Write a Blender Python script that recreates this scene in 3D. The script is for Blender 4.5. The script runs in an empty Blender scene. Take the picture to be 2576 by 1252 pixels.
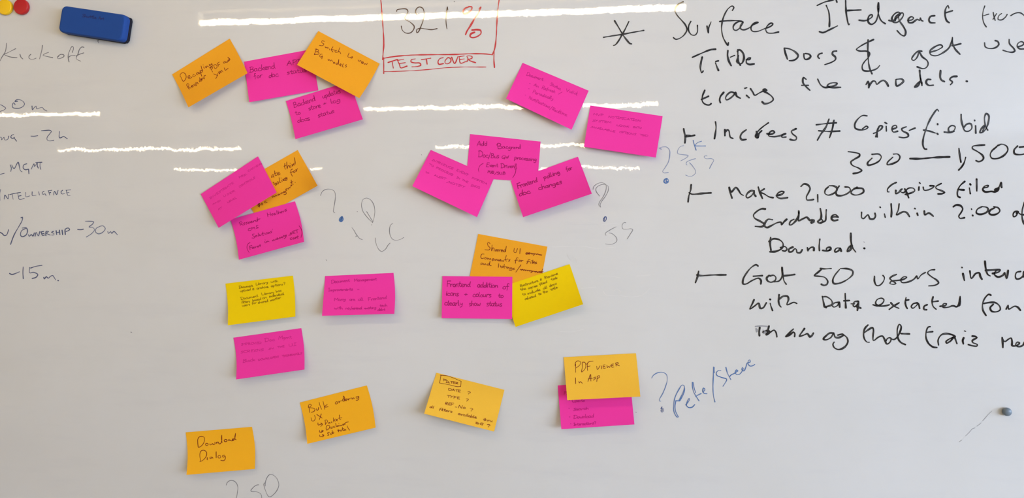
import bpy, bmesh, math, random
from mathutils import Vector, Matrix

# ------------------------------------------------------------------ camera, world, exposure
SC = bpy.context.scene
COL = SC.collection
FPX, CAM_D, CAM_Z = 1983.0, 1.39, 1.62
YAW, PITCH, ROLL = math.radians(7.7), math.radians(0.46), math.radians(0.43)
AX_F = Vector((-math.sin(YAW) * math.cos(PITCH), math.cos(YAW) * math.cos(PITCH), -math.sin(PITCH)))
_r0 = Vector((math.cos(YAW), math.sin(YAW), 0))
_u0 = _r0.cross(AX_F)
AX_R = _r0 * math.cos(ROLL) + _u0 * math.sin(ROLL)
AX_U = AX_R.cross(AX_F)
CAM_P = Vector((0, -CAM_D, CAM_Z))
cam_data = bpy.data.cameras.new('camera')
cam = bpy.data.objects.new('camera', cam_data)
COL.objects.link(cam)
cam.matrix_world = Matrix(((AX_R.x, AX_U.x, -AX_F.x, CAM_P.x), (AX_R.y, AX_U.y, -AX_F.y, CAM_P.y),
                           (AX_R.z, AX_U.z, -AX_F.z, CAM_P.z), (0, 0, 0, 1)))
cam_data.sensor_fit = 'HORIZONTAL'
cam_data.sensor_width = 36.0
cam_data.lens = 36.0 * FPX / 2576.0
cam_data.clip_start = 0.02
SC.camera = cam

world = bpy.data.worlds.new('sky')
SC.world = world
world.use_nodes = True
bg = world.node_tree.nodes['Background']
bg.inputs['Color'].default_value = (0.65, 0.79, 1.03, 1)      # overcast daylight outside the window
bg.inputs['Strength'].default_value = SKY = 14.2
TUBE_COL, TUBE_POWER = (1.0, 0.77, 0.44, 1), 41.0

SC.view_settings.view_transform = 'Standard'
SC.view_settings.look = 'None'
SC.view_settings.gamma = 1.0
SC.view_settings.use_curve_mapping = False
SC.view_settings.exposure = -0.12
SC.cycles.max_bounces = 8
SC.cycles.diffuse_bounces = 4


def pix(px, py, h=0.0):
    """the point h metres in front of the board that the photograph shows at px, py"""
    v = AX_F * FPX + AX_R * (px - 1288.0) - AX_U * (py - 626.0)
    t = (-h - CAM_P.y) / v.y
    return CAM_P + v * t


# ------------------------------------------------------------------ helpers
def new_obj(name, verts, faces, mat, parent=None, smooth=False, uvs=None):
    me = bpy.data.meshes.new(name)
    me.from_pydata([tuple(v) for v in verts], [], faces)
    if uvs is not None:
        uv = me.uv_layers.new(name='UVMap')
        for l in me.loops:
            uv.data[l.index].uv = uvs[l.vertex_index]
    me.materials.append(mat)
    if smooth:
        me.polygons.foreach_set('use_smooth', [True] * len(me.polygons))
    me.update()
    o = bpy.data.objects.new(name, me)
    COL.objects.link(o)
    if parent:
        o.parent = parent
    return o


def bm_obj(name, bm, mat, parent=None, smooth=False):
    me = bpy.data.meshes.new(name)
    bm.normal_update()
    bm.to_mesh(me)
    bm.free()
    me.materials.append(mat)
    if smooth:
        me.polygons.foreach_set('use_smooth', [True] * len(me.polygons))
    o = bpy.data.objects.new(name, me)
    COL.objects.link(o)
    if parent:
        o.parent = parent
    return o


def add_box(bm, x0, x1, y0, y1, z0, z1, bevel=0.0):
    r = bmesh.ops.create_cube(bm, size=1.0)
    vs = r['verts']
    for v in vs:
        v.co = Vector(((x0 + x1) / 2 + v.co.x * (x1 - x0), (y0 + y1) / 2 + v.co.y * (y1 - y0), (z0 + z1) / 2 + v.co.z * (z1 - z0)))
    if bevel:
        es = list({e for v in vs for e in v.link_edges})
        bmesh.ops.bevel(bm, geom=es, offset=bevel, segments=2, affect='EDGES')


def box_obj(name, dims, mat, parent=None, bevel=0.0):
    bm = bmesh.new()
    add_box(bm, *dims, bevel=bevel)
    return bm_obj(name, bm, mat, parent)


def empty(name, loc):
    o = bpy.data.objects.new(name, None)
    o.empty_display_size = 0.05
    o.location = loc
    COL.objects.link(o)
    return o


def tag(o, label=None, cat=None, group=None, kind=None):
    if label: o['label'] = label
    if cat: o['category'] = cat
    if group: o['group'] = group
    if kind: o['kind'] = kind
    return o


def keep_world(o, parent):
    """the mesh was built in world coordinates: hold it there under a moved parent"""
    o.parent = parent
    o.matrix_parent_inverse = Matrix.Translation(-parent.location)
    return o


def srgb(r, g, b):
    f = lambda c: (c / 255 / 12.92) if c / 255 <= 0.04045 else ((c / 255 + 0.055) / 1.055) ** 2.4
    return (f(r), f(g), f(b), 1)


def mat_base(name):
    m = bpy.data.materials.new(name)
    m.use_nodes = True
    nt = m.node_tree
    return m, nt, nt.nodes['Principled BSDF']


def noise(nt, scale, detail=2, rough=0.5, vec=None):
    n = nt.nodes.new('ShaderNodeTexNoise')
    n.inputs['Scale'].default_value = scale
    n.inputs['Detail'].default_value = detail
    n.inputs['Roughness'].default_value = rough
    if vec is None:
        tc = nt.nodes.new('ShaderNodeNewGeometry')
        vec = tc.outputs['Position']
    nt.links.new(vec, n.inputs['Vector'])
    return n


def vmath(nt, op, a, b):
    n = nt.nodes.new('ShaderNodeVectorMath')
    n.operation = op
    for i, s in enumerate((a, b)):
        if s is None: continue
        if hasattr(s, 'links'): nt.links.new(s, n.inputs[i])
        else: n.inputs[i].default_value = s
    return n.outputs['Vector']


def mix(nt, fac, a, b):
    n = nt.nodes.new('ShaderNodeMix')
    n.data_type = 'RGBA'
    for i, s in ((0, fac), (6, a), (7, b)):
        if hasattr(s, 'links'): nt.links.new(s, n.inputs[i])
        else: n.inputs[i].default_value = s
    return n.outputs[2]


def ramp(nt, fac, stops):
    n = nt.nodes.new('ShaderNodeValToRGB')
    while len(n.color_ramp.elements) < len(stops):
        n.color_ramp.elements.new(0.5)
    for e, (p, c) in zip(n.color_ramp.elements, stops):
        e.position = p
        e.color = c if len(c) == 4 else (*c, 1)
    nt.links.new(fac, n.inputs['Fac'])
    return n.outputs['Color']


def simple(name, col, rough=0.6, col2=None, scale=30, detail=3):
    m, nt, b = mat_base(name)
    if col2:
        nz = noise(nt, scale, detail)
        c = mix(nt, nz.outputs['Fac'], col, col2)
        nt.links.new(c, b.inputs['Base Color'])
    else:
        b.inputs['Base Color'].default_value = col
    b.inputs['Roughness'].default_value = rough
    return m


def ripple(nt):
    """the enamel is not perfectly flat: its normal wanders by about a milliradian"""
    g = nt.nodes.new('ShaderNodeNewGeometry')
    pos = g.outputs['Position']
    total = g.outputs['Normal']
    for scale, amp, det in ((14.0, 0.0052, 1), (60.0, 0.0040, 1), (250.0, 0.0034, 1), (650.0, 0.0024, 0)):
        nz = noise(nt, scale, det, 0.5, pos)
        c = vmath(nt, 'SUBTRACT', nz.outputs['Color'], (0.5, 0.5, 0.5))
        c = vmath(nt, 'MULTIPLY', c, (amp * 0.35, 0, amp))
        total = vmath(nt, 'ADD', total, c)
    n = nt.nodes.new('ShaderNodeVectorMath')
    n.operation = 'NORMALIZE'
    nt.links.new(total, n.inputs[0])
    return n.outputs['Vector']


# ------------------------------------------------------------------ materials
def mat_board():
    m, nt, b = mat_base('white enamel')
    big = noise(nt, 3.0, 4, 0.6)
    base = ramp(nt, big.outputs['Fac'], [(0.3, (0.655, 0.65, 0.635)), (0.7, (0.685, 0.685, 0.685))])
    g = nt.nodes.new('ShaderNodeNewGeometry')
    st = vmath(nt, 'MULTIPLY', g.outputs['Position'], (1.0, 1.0, 6.0))
    wipe = noise(nt, 5.0, 5, 0.65, st)
    w = ramp(nt, wipe.outputs['Fac'], [(0.52, (0, 0, 0)), (0.8, (1, 1, 1))])
    c = mix(nt, w, base, (0.60, 0.60, 0.62, 1))
    f = nt.nodes.new('ShaderNodeMath'); f.operation = 'MULTIPLY'; f.inputs[1].default_value = 0.35
    nt.links.new(w, f.inputs[0])
    c = mix(nt, f.outputs[0], base, (0.58, 0.58, 0.60, 1))
    nt.links.new(c, b.inputs['Base Color'])
    b.inputs['Roughness'].default_value = 0.014
    b.inputs['IOR'].default_value = 1.5
    nt.links.new(ripple(nt), b.inputs['Normal'])
    return m


def mat_ink(name, edge, core, gloss=True, corefade=(0.45, 0.75)):
    """marker ink: pigment gathers at the stroke's edges, the middle runs dry here and there"""
    m, nt, b = mat_base(name)
    uv = nt.nodes.new('ShaderNodeUVMap'); uv.uv_map = 'UVMap'
    sep = nt.nodes.new('ShaderNodeSeparateXYZ')
    nt.links.new(uv.outputs['UV'], sep.inputs[0])
    mid = ramp(nt, sep.outputs['X'], [(0.0, (0, 0, 0)), (0.28, (0, 0, 0)), (0.5, (1, 1, 1)), (0.72, (0, 0, 0)), (1.0, (0, 0, 0))])
    nz = noise(nt, 60, 2)
    dry = ramp(nt, nz.outputs['Fac'], [(corefade[0], (0, 0, 0)), (corefade[1], (1, 1, 1))])
    f = nt.nodes.new('ShaderNodeMath'); f.operation = 'MULTIPLY'
    nt.links.new(mid, f.inputs[0]); nt.links.new(dry, f.inputs[1])
    nt.links.new(mix(nt, f.outputs[0], edge, core), b.inputs['Base Color'])
    if gloss:
        b.inputs['Roughness'].default_value = 0.05
        nt.links.new(ripple(nt), b.inputs['Normal'])
    else:
        b.inputs['Roughness'].default_value = 0.6
        b.inputs['Specular IOR Level'].default_value = 0.2
    return m


def mat_paper(name, col, col2):
    m, nt, b = mat_base(name)
    nz = noise(nt, 700, 3, 0.6)
    nt.links.new(mix(nt, nz.outputs['Fac'], col, col2), b.inputs['Base Color'])
    b.inputs['Roughness'].default_value = 0.85
    b.inputs['Specular IOR Level'].default_value = 0.15
    # thin paper lets a little light through
    tr = nt.nodes.new('ShaderNodeBsdfTranslucent')
    tr.inputs['Color'].default_value = col
    ms = nt.nodes.new('ShaderNodeMixShader')
    ms.inputs[0].default_value = 0.10
    out = nt.nodes['Material Output']
    nt.links.new(b.outputs[0], ms.inputs[1]); nt.links.new(tr.outputs[0], ms.inputs[2])
    nt.links.new(ms.outputs[0], out.inputs['Surface'])
    return m


M_BOARD = mat_board()
INK = {
    'black': mat_ink('black marker', srgb(28, 28, 32), srgb(120, 122, 124)),
    'smudge': mat_ink('smudged marker', srgb(150, 150, 155), srgb(195, 195, 198)),
    'red': mat_ink('red marker', srgb(196, 52, 58), srgb(212, 110, 108)),
    'brown': mat_ink('dark brown marker', srgb(84, 62, 52), srgb(130, 110, 100)),
    'blue': mat_ink('blue marker', srgb(72, 110, 168), srgb(150, 180, 215)),
    'bluedark': mat_ink('dark blue marker', srgb(40, 66, 125), srgb(120, 150, 200)),
    'faintblue': mat_ink('pale blue marker', srgb(120, 136, 176), srgb(165, 178, 205)),
    'bluedim': mat_ink('blue grey marker', srgb(78, 86, 118), srgb(142, 156, 178)),
    'bluefaint': mat_ink('dry blue marker', srgb(98, 106, 136), srgb(168, 180, 192)),
    'faint': mat_ink('dry grey marker', srgb(126, 126, 132), srgb(165, 165, 168)),
    'residue': mat_ink('wiped pale residue', srgb(220, 219, 218), srgb(214, 213, 212)),
}
PEN = {
    'maroon': mat_ink('maroon pen', srgb(122, 34, 16), srgb(150, 60, 24), False, (0.6, 0.9)),
    'brown': mat_ink('brown pen', srgb(122, 84, 4), srgb(150, 110, 4), False, (0.6, 0.9)),
    'wine': mat_ink('wine pen', srgb(158, 8, 92), srgb(180, 26, 110), False, (0.6, 0.9)),
    'fine': mat_ink('fine pen', srgb(196, 24, 124), srgb(222, 46, 146), False, (0.5, 0.8)),
    'ghost': mat_ink('faint pen', srgb(212, 34, 132), srgb(228, 48, 148), False, (0.45, 0.7)),
}
PAPER = {
    'pink': mat_paper('hot pink paper', srgb(247, 58, 168), srgb(250, 66, 176)),
    'orange': mat_paper('orange paper', srgb(245, 168, 38), srgb(250, 178, 46)),
    'amber': mat_paper('amber paper', srgb(248, 192, 60), srgb(252, 200, 70)),
    'amberdark': mat_paper('deep amber paper', srgb(254, 182, 34), srgb(255, 190, 42)),
    'yellow': mat_paper('yellow paper', srgb(248, 212, 4), srgb(250, 216, 8)),
}
# single-stroke handwriting alphabet: advance width, strokes; 10 units = x-height, y up, baseline 0
GLYPH = {
'a': (9, "7 8 4 10 1 7 1 2 4 0 7 3 7 9 7 9 7 2 9 0"),
'b': (8, "1 19 1 0 1 6 4 9 7 7 7 2 4 0 1 2"),
'c': (8, "7 8 4 10 1 6 1 2 4 0 8 1"),
'd': (9, "7 7 4 9 1 6 1 2 4 0 7 4 8 19 8 19 7 6 9 0"),
'e': (8, "1 5 6 6 6 9 3 10 1 6 1 2 4 0 8 1"),
'f': (7, "7 18 4 19 3 14 3 0 2 -4 / 0 9 6 10"),
'g': (9, "7 8 4 10 1 7 1 3 4 2 7 5 7 9 7 9 7 -3 4 -7 1 -6"),
'h': (9, "1 19 1 0 1 0 2 6 5 9 7 7 7 2 8 0"),
'i': (4, "2 9 2 2 3 0 / 2 13 2.5 13.5"),
'j': (5, "3 9 3 -4 0 -6 / 3 13 3.5 13.5"),
'k': (8, "1 19 1 0 / 7 9 2 4 2 4 8 0"),
'l': (4, "1 19 1 3 2 0 3 0"),
'm': (13, "1 9 1 0 1 0 2 6 5 9 6 6 6 0 6 0 7 6 10 9 11 6 12 0"),
'n': (9, "1 9 1 0 1 0 2 6 5 9 7 7 7 2 8 0"),
'o': (8, "4 10 1 7 1 2 4 0 7 2 7 7 4 10"),
'p': (9, "1 9 2 2 1 -8 / 1 7 4 10 7 8 7 3 4 0 2 1"),
'q': (9, "7 8 4 10 1 7 1 3 4 2 7 6 7 6 7 -8"),
'r': (7, "1 9 1 0 1 0 2 6 4 9 7 9"),
's': (7, "6 9 3 10 1 8 3 5 6 3 5 0 1 0"),
't': (7, "3 16 3 3 5 0 7 1 / 0 10 6 10.5"),
'u': (9, "1 9 1 3 3 0 6 2 7 9 7 9 7 2 9 0"),
'v': (8, "1 9 4 0 4 0 7 10"),
'w': (12, "1 9 2 2 4 0 6 6 6 6 7 1 9 0 11 9"),
'x': (8, "1 9 7 0 / 7 9 1 0"),
'y': (9, "1 9 2 4 4 3 7 8 7 8 6 -3 3 -7 1 -6"),
'z': (8, "1 9 7 9 7 9 1 0 1 0 8 0"),
'A': (12, "1 0 6 19 6 19 11 0 / 3 7 10 8"),
'B': (12, "2 19 2 0 / 1 18 6 19 9 16 7 11 3 10 3 10 8 9 11 5 8 0 1 0"),
'C': (12, "11 17 7 19 2 15 1 7 4 1 11 1"),
'D': (13, "2 18 2 0 / 0 18 6 19 12 14 12 6 8 1 1 0"),
'E': (11, "2 19 2 0 2 0 10 0 / 2 19 10 19 / 2 10 8 10"),
'F': (11, "2 19 2 0 / 1 19 11 19 / 2 10 9 10"),
'G': (12, "11 17 7 19 2 15 1 6 5 0 10 2 10 8 10 8 6 8 / 10 8 10 -3"),
'H': (12, "2 19 2 0 / 10 19 10 0 / 2 10 10 10"),
'I': (6, "3 19 3 0 / 0 19 6 19 / 0 0 6 0"),
'J': (8, "6 19 6 3 3 0 0 2"),
'K': (11, "2 19 2 0 / 10 18 3 9 3 9 11 0"),
'L': (10, "2 19 2 0 2 0 10 0"),
'M': (14, "1 0 2 19 2 19 7 7 7 7 12 19 12 19 13 0"),
'N': (13, "2 0 2 19 2 19 10 0 10 0 11 19"),
'O': (13, "7 19 2 15 2 5 6 0 11 4 11 14 7 19"),
'P': (11, "2 19 2 0 / 1 19 7 19 10 15 7 10 2 9"),
'Q': (13, "7 19 2 15 2 5 6 0 11 4 11 14 7 19 / 7 5 13 -1"),
'R': (12, "2 19 2 0 / 1 18 7 19 10 15 7 10 2 9 2 9 11 0"),
'S': (10, "10 17 6 19 2 16 4 11 9 7 8 1 1 0"),
'T': (11, "6 19 6 0 / 0 19 12 19"),
'U': (12, "2 19 2 4 5 0 9 2 10 19"),
'V': (12, "1 19 6 0 6 0 11 19"),
'W': (16, "1 19 4 0 4 0 8 12 8 12 11 0 11 0 15 19"),
'X': (12, "2 19 10 0 / 11 19 1 0"),
'Y': (11, "1 19 5 10 / 10 19 5 10 5 10 3 0"),
'Z': (11, "1 19 10 19 10 19 1 0 1 0 11 0"),
'?': (9, "1 15 3 19 8 18 8 13 5 8 5 5 / 5 0 5.4 0.4"),
'.': (4, "2 0 2.4 0.6"), ',': (4, "2 1 1 -3"), "'": (4, "2 19 1.5 15"), ';': (4, "2 8 2.2 8.5 / 2 1 1 -3"),
'/': (8, "8 21 0 -4"), '-': (7, "1 6 6 6.3"), '_': (9, "1 0 8 0"), '+': (10, "1 7 9 7 / 5 12 5 2"),
'(': (6, "5 21 1 14 1 4 4 -4"), ')': (6, "1 21 5 14 5 4 2 -4"),
'&': (10, "8 13 4 14 2 11 5 8 2 5 2 1 6 0 9 3 / 5 8 8 8"),
'*': (6, "2 8 4 8.5 3 9.5 2 8.4 3.4 8.2"),
'>': (12, "1 12 1 5 4 2 11 4 / 7 8 11 4 11 4 8 -2"),
'~': (11, "1 4 3 6 5 4 7 5 9 4"),
'I1': (4, "2 19 2 0"), ' ': (6, ""),
}
# board writing: (ink, width in photo px, x0, y0, zoom, strokes "x y x y / x y ...")
BOARD_INK = [
('black', 3.6, 1500, 0, 4, 'asterisk', """
185 210 225 275 262 340 305 400 340 438 355 441 / 328 216 290 295 262 345 225 410 190 452 172 457 / 74 375 150 362 262 345 370 325 478 306"""),
('black', 3.4, 1500, 0, 4, 'word', """
875 18 830 40 800 75 793 110 815 155 860 205 900 255 912 300 885 350 840 385 800 395 776 378 /
952 215 930 260 930 310 960 350 995 352 1018 320 1018 255 / 1114 262 1122 300 1128 330 1132 280 1156 220 /
1370 105 1385 75 1370 60 1330 85 1290 150 1268 220 1262 290 1275 370 1305 430 1325 455 1330 428 /
1243 216 1330 208 1460 212 1478 222 1440 216 1395 240 1378 270 1385 298 1410 305 1450 275 1478 225 1452 262 1455 290 1480 300 1525 288 1580 250 1630 225 1615 222 1580 240 1556 280 1570 312 1620 316 1690 290 1760 262 1778 240 1760 232 1720 262 1706 300 1722 328 1770 334 1835 322"""),
('black', 4.0, 1950, 0, 4, 'word', """
422 55 500 20 570 2 610 -8 622 22 / 515 55 540 120 548 200 546 265 / 445 318 480 328 550 298 628 260 /
710 5 712 80 720 160 742 250 750 240 / 722 106 865 100 /
845 203 900 208 950 190 978 165 975 148 950 155 935 190 940 225 970 245 1010 220 1035 150 1042 80 1040 28 1035 90 1045 160 1070 210 1108 238 /
1145 205 1180 212 1225 180 1262 140 1240 122 1200 142 1175 185 1190 220 1225 225 1270 190 1292 150 1285 130 1250 140 1210 175 1208 205 / 1240 150 1250 205 1290 265 1315 320 1302 360 1270 350 1228 308 /
1335 205 1375 200 1395 180 1370 168 1342 190 1345 225 1380 228 1430 195 1455 205 1462 180 1472 205 1488 212 /
1605 158 1565 165 1548 200 1562 226 1610 230 / 1748 80 1740 55 1718 85 1710 150 1728 210 1752 228 / 1712 130 1785 108"""),
('black', 2.6, 1950, 0, 4, 'word', """
2110 60 2092 120 2090 190 2105 240 2125 270 / 2090 160 2150 142 / 2195 125 2205 175 2215 205 / 2192 195 2230 135 /
2280 135 2250 160 2245 195 2280 200 2320 170 2335 145 / 2370 158 2420 132 2470 130 2500 150 2540 190"""),
('black', 4.4, 1500, 0, 4, 'word', """
968 576 1060 535 1150 500 1200 495 / 1066 575 1052 640 1048 690 1062 732 1076 714 /
1203 618 1228 612 / 1200 632 1214 670 1230 708 / 1325 508 1322 560 1335 615 1358 660 / 1350 575 1392 557 /
1425 500 1426 560 1432 620 1450 655 / 1418 520 1440 500 1478 535 1486 590 1460 640 1415 622 1432 560 /
1510 600 1545 598 1552 582 1530 585 1512 605 1512 632 1540 648 1588 643"""),
('black', 4.2, 1950, 0, 4, 'word', """
92 485 105 540 125 595 / 92 483 140 490 200 520 232 560 215 590 180 608 142 610 /
290 540 290 570 302 596 335 592 358 567 342 545 305 538 / 472 535 442 545 430 570 445 588 /
618 513 582 520 578 548 605 570 608 598 570 625 500 650"""),
('black', 3.8, 1950, 0, 4, 'ampersand', """
990 398 920 430 850 470 818 498 850 513 920 515 950 535 940 575 900 620 876 665 885 705 930 715 990 705 1030 685 1052 658 / 935 400 933 500 938 600 950 680 975 742"""),
('black', 3.8, 1950, 0, 4, 'word', """
1475 515 1440 515 1395 555 1375 595 1395 608 1430 575 1450 525 1480 570 1530 610 1540 645 1520 680 1485 690 1430 672 /
1560 525 1640 500 1685 468 1665 450 1600 475 1558 515 1566 548 1620 560 1690 530 1750 480 1775 420 1785 375 1785 430 1810 490 1860 545 / 1782 460 1868 440"""),
('black', 3.8, 1950, 0, 4, 'word', """
2108 430 2115 470 2160 488 2220 478 2252 445 2238 415 2215 408 / 2355 395 2360 440 2400 485 2412 512 2390 525 2340 520 2293 505 /
2445 470 2490 455 2504 435 2480 418 2445 435 2436 465 2460 490 2530 490"""),
('black', 4.2, 1500, 0, 4, 'word', """
1092 908 1068 970 1068 1020 1100 1050 1140 1055 1156 1042 / 1058 1000 1130 968 / 1282 930 1250 970 1242 1010 1250 1032 /
1400 940 1360 925 1320 950 1302 985 1310 1005 1345 990 1385 955 1402 930 1412 965 1450 988 / 1495 888 1515 882 / 1512 958 1538 982 /
1553 893 1575 925 1595 958 1640 935 1690 912 1715 908 1700 896 1680 902 1682 915 1720 935 1765 968 1782 1000 1750 1030 1692 1042 1670 1024"""),
('black', 4.0, 1950, 0, 4, 'word', """
312 798 285 780 280 830 310 870 350 908 / 268 858 335 858 / 428 795 460 855 500 880 560 870 612 855 625 838 590 832 540 845 525 868 560 880 660 878"""),
('black', 4.4, 1950, 0, 4, 'word', """
915 850 935 820 945 870 942 882 945 870 985 815 1010 820 1022 848 1060 820 1090 808 1120 830 1138 865 /
1215 800 1215 840 1225 865 1265 845 1292 815 1275 795 1220 798 /
1455 708 1460 770 1474 830 1478 860 1470 820 1440 835 1405 875 1440 862 1462 810 1458 750 / 1565 800 1532 800 1520 830 1545 858 1592 856 /
1665 710 1662 780 1675 805 1703 820 / 1828 768 1785 772 1758 798 1785 825 1765 852 / 1926 817 1932 818"""),
('black', 4.0, 1640, 270, 4, 'bullet', "320 215 328 260 336 300 332 358 / 340 295 385 290 430 280 / 345 280 385 285"),
('black', 4.2, 1640, 270, 4, 'word', """
640 145 646 200 630 315 / 735 225 735 285 / 735 250 762 225 775 235 790 300 816 312 /
950 225 905 260 890 300 905 325 948 322 / 1172 155 1110 200 1060 250 1045 295 1065 305 1080 260 1105 235 1070 265 1050 240 1070 300 /
1160 265 1200 270 1235 250 1215 235 1182 255 1175 285 1220 295 1290 285 1330 270 1345 265 1315 275 1308 298 1350 298 /
1450 215 1405 240 1415 265 1455 300 1450 325 1420 330 1392 322"""),
('black', 4.2, 1640, 270, 4, 'number sign', "1782 118 1750 200 1700 270 1665 330 / 1832 130 1815 220 1788 305 / 1655 175 1760 162 1855 155 / 1678 235 1780 242 1890 238"),
('black', 4.0, 1950, 270, 4, 'word', """
925 85 880 82 830 120 802 170 808 210 850 225 905 222 935 200 920 188 880 215 /
1030 300 1028 240 1055 185 1080 190 1070 215 1030 245 990 262 / 1015 295 1030 240 / 1105 152 1122 162 / 1118 190 1120 238 /
1178 220 1225 200 1215 180 1185 190 1175 220 1190 248 1232 240 / 1320 195 1275 215 1282 235 1335 265 1340 290 1300 305 1248 298 / 1350 232 1408 208"""),
('black', 4.0, 1950, 270, 4, 'word', """
1645 38 1632 20 1590 70 1550 140 1515 230 1490 320 1488 380 1505 418 1525 420 / 1495 228 1560 240 1612 258 / 1635 165 1636 172 / 1630 262 1638 270 /
1702 248 1760 252 1800 232 1812 195 1780 182 1745 210 1755 250 1800 240 /
1872 70 1875 130 1890 190 1910 235 1945 240 1980 210 1970 165 1930 168 1900 200 / 2008 128 2009 134 / 2018 185 2020 258 /
2105 185 2075 215 2062 255 2095 245 2130 200 2150 130 2150 80 2125 62 2108 100 2112 160 2125 205 2140 228 / 2085 205 2110 180 2090 240"""),
('black', 4.0, 1950, 270, 4, 'number', """
735 445 790 452 850 470 848 490 800 520 762 550 775 580 840 610 872 635 840 655 787 665 /
975 510 930 560 935 580 990 570 1050 535 1068 495 1045 470 975 472 /
1185 500 1130 555 1128 575 1170 570 1240 535 1256 495 1235 470 1190 470"""),
('black', 5.0, 1950, 270, 4, 'dash', "1358 515 1450 517 1600 504 1755 498"),
('black', 4.0, 1950, 270, 4, 'number', """
1850 412 1858 480 1870 550 / 1918 502 1905 550 1880 595 1848 630 / 2108 378 2050 382 1990 392 1985 412 2030 440 2085 480 2098 510 2080 535 2045 545 2022 535 /
2230 395 2180 440 2165 480 2180 510 2230 515 2300 485 2342 430 2330 390 2280 370 2240 385 / 2440 388 2405 430 2410 465 2450 475 2500 470 2560 440 2575 410 2540 395 2460 400"""),
('black', 4.4, 1640, 270, 4, 'bullet', "395 778 390 830 372 890 364 950 / 375 858 400 872 500 866 595 860"),
('black', 4.2, 1640, 270, 4, 'word', """
778 805 790 860 806 912 / 778 808 800 850 845 805 870 830 895 870 920 885 /
1030 840 1000 838 965 860 948 895 960 910 1000 890 1030 850 1030 875 1045 893 / 1070 800 1085 850 1112 915 / 1130 820 1090 850 1130 870 1180 900 1220 908 /
1255 888 1310 872 1330 850 1300 845 1262 870 1255 895 1290 915 1365 908"""),
('black', 4.2, 1640, 270, 4, 'number', """
1500 795 1530 770 1570 780 1592 815 1575 860 1555 900 1560 930 1595 932 1626 926 / 1668 878 1670 950 /
1775 800 1745 830 1742 865 1770 882 1815 872 1858 840 1862 810 1830 790 1785 788 /
1885 790 1855 840 1860 880 1900 888 1960 870 1998 835 1985 805 1945 800 / 2065 805 2015 835 2005 860 2035 880 2090 875 2130 850 2125 820 2080 812 2035 815"""),
('black', 4.0, 1950, 270, 4, 'word', """
1218 755 1170 780 1130 825 1132 850 1146 850 / 1215 835 1215 868 1250 850 1265 825 1280 820 1262 845 1290 858 1320 835 /
1305 820 1330 870 1345 910 / 1330 880 1320 835 1345 812 1395 815 1405 838 1370 860 1310 875 / 1452 755 1460 765 / 1448 800 1446 832 /
1490 802 1500 832 1540 830 1590 805 1600 790 1560 788 / 1672 765 1620 795 1618 812 1680 840 1705 855 1680 868 1640 870"""),
('black', 4.4, 1950, 270, 4, 'word', """
1908 745 1860 790 1835 850 1840 895 1860 905 / 1840 825 1900 830 / 1962 770 1968 778 / 1955 810 1965 868 / 2028 722 2030 842 /
2100 810 2140 800 2145 785 2110 792 2090 825 2110 848 2180 845 2215 850 2210 825 2255 800 2275 755 2280 805 / 2215 830 2250 812 2240 835 2215 850"""),
('black', 4.4, 1640, 270, 4, 'word', """
1140 1022 1105 1020 1050 1050 1022 1085 1035 1115 1090 1145 1130 1175 1110 1198 1040 1196 /
1215 1130 1170 1125 1140 1160 1135 1195 1160 1208 1200 1190 1260 1160 1300 1155 1305 1180 1330 1150 1356 1126 / 1430 1125 1395 1145 1385 1180 1400 1182 1430 1160 1455 1130 1478 1080 1478 1042 1480 1100 1475 1140 1520 1120 1560 1105 1590 1135 1615 1130 1635 1135 1600 1155 1605 1165 1635 1150 /
1695 1018 1705 1080 1700 1120 1668 1150 1700 1165 1720 1140 1700 1120 / 1755 1030 1752 1090 1745 1140 1700 1160 /
1810 1105 1850 1100 1875 1105 1850 1080 1815 1090 1808 1120 1830 1138 1870 1132"""),
('black', 4.0, 1950, 270, 4, 'word', """
870 1055 872 1110 890 1118 935 1080 955 1120 990 1122 1010 1095 1005 1065 / 1055 1002 1060 1006 / 1100 1070 1108 1105 / 1168 970 1172 1060 1168 1100 /
1248 970 1240 1030 1222 1080 1290 1050 1325 1058 1352 1098 / 1405 1015 1410 1020 / 1430 1065 1436 1085 / 1502 1042 1508 1080 1545 1062 1570 1075 1592 1095"""),
('black', 4.4, 1950, 270, 4, 'number', """
1793 1000 1820 982 1865 988 1888 1020 1870 1060 1848 1095 1860 1115 1905 1110 / 1975 1020 1978 1026 / 1988 1085 1990 1090 /
2078 1000 2035 1025 2025 1060 2055 1075 2110 1065 2145 1035 2135 1008 2085 998 / 2210 1010 2165 1035 2155 1065 2180 1080 2235 1070 2262 1040 2245 1010 2200 998"""),
('black', 4.2, 1950, 270, 4, 'word', """
2430 1065 2445 1050 2410 1050 2395 1075 2400 1100 2425 1090 2445 1060 2470 1075 2510 1080 / 2510 955 2490 1020 2485 1100 2500 1160 2510 1175"""),
('black', 4.4, 1700, 570, 4, 'word', """
955 108 950 170 958 235 / 940 148 980 122 1040 130 1078 165 1075 210 1010 248 948 252 /
1055 210 1100 200 1120 225 1100 245 1075 240 / 1178 205 1140 225 1140 252 1170 250 1200 220 1215 232 1220 258 1255 260 1272 232 /
1325 210 1330 242 1335 230 1370 205 1390 212 1390 238 / 1450 125 1444 180 1446 240 / 1480 238 1530 242 1560 225 1555 208 1520 215 1520 240 1558 235 /
1655 215 1620 215 1600 240 1605 255 1640 240 1655 218 1665 245 / 1762 65 1765 150 1780 210 1812 255 / 1770 180 1735 220 1728 250 1755 235 1775 190 / 1896 217 1900 218"""),
('black', 4.2, 1700, 570, 4, 'bullet', "230 448 220 500 198 562 / 215 485 250 492 380 485 505 484"),
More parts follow.
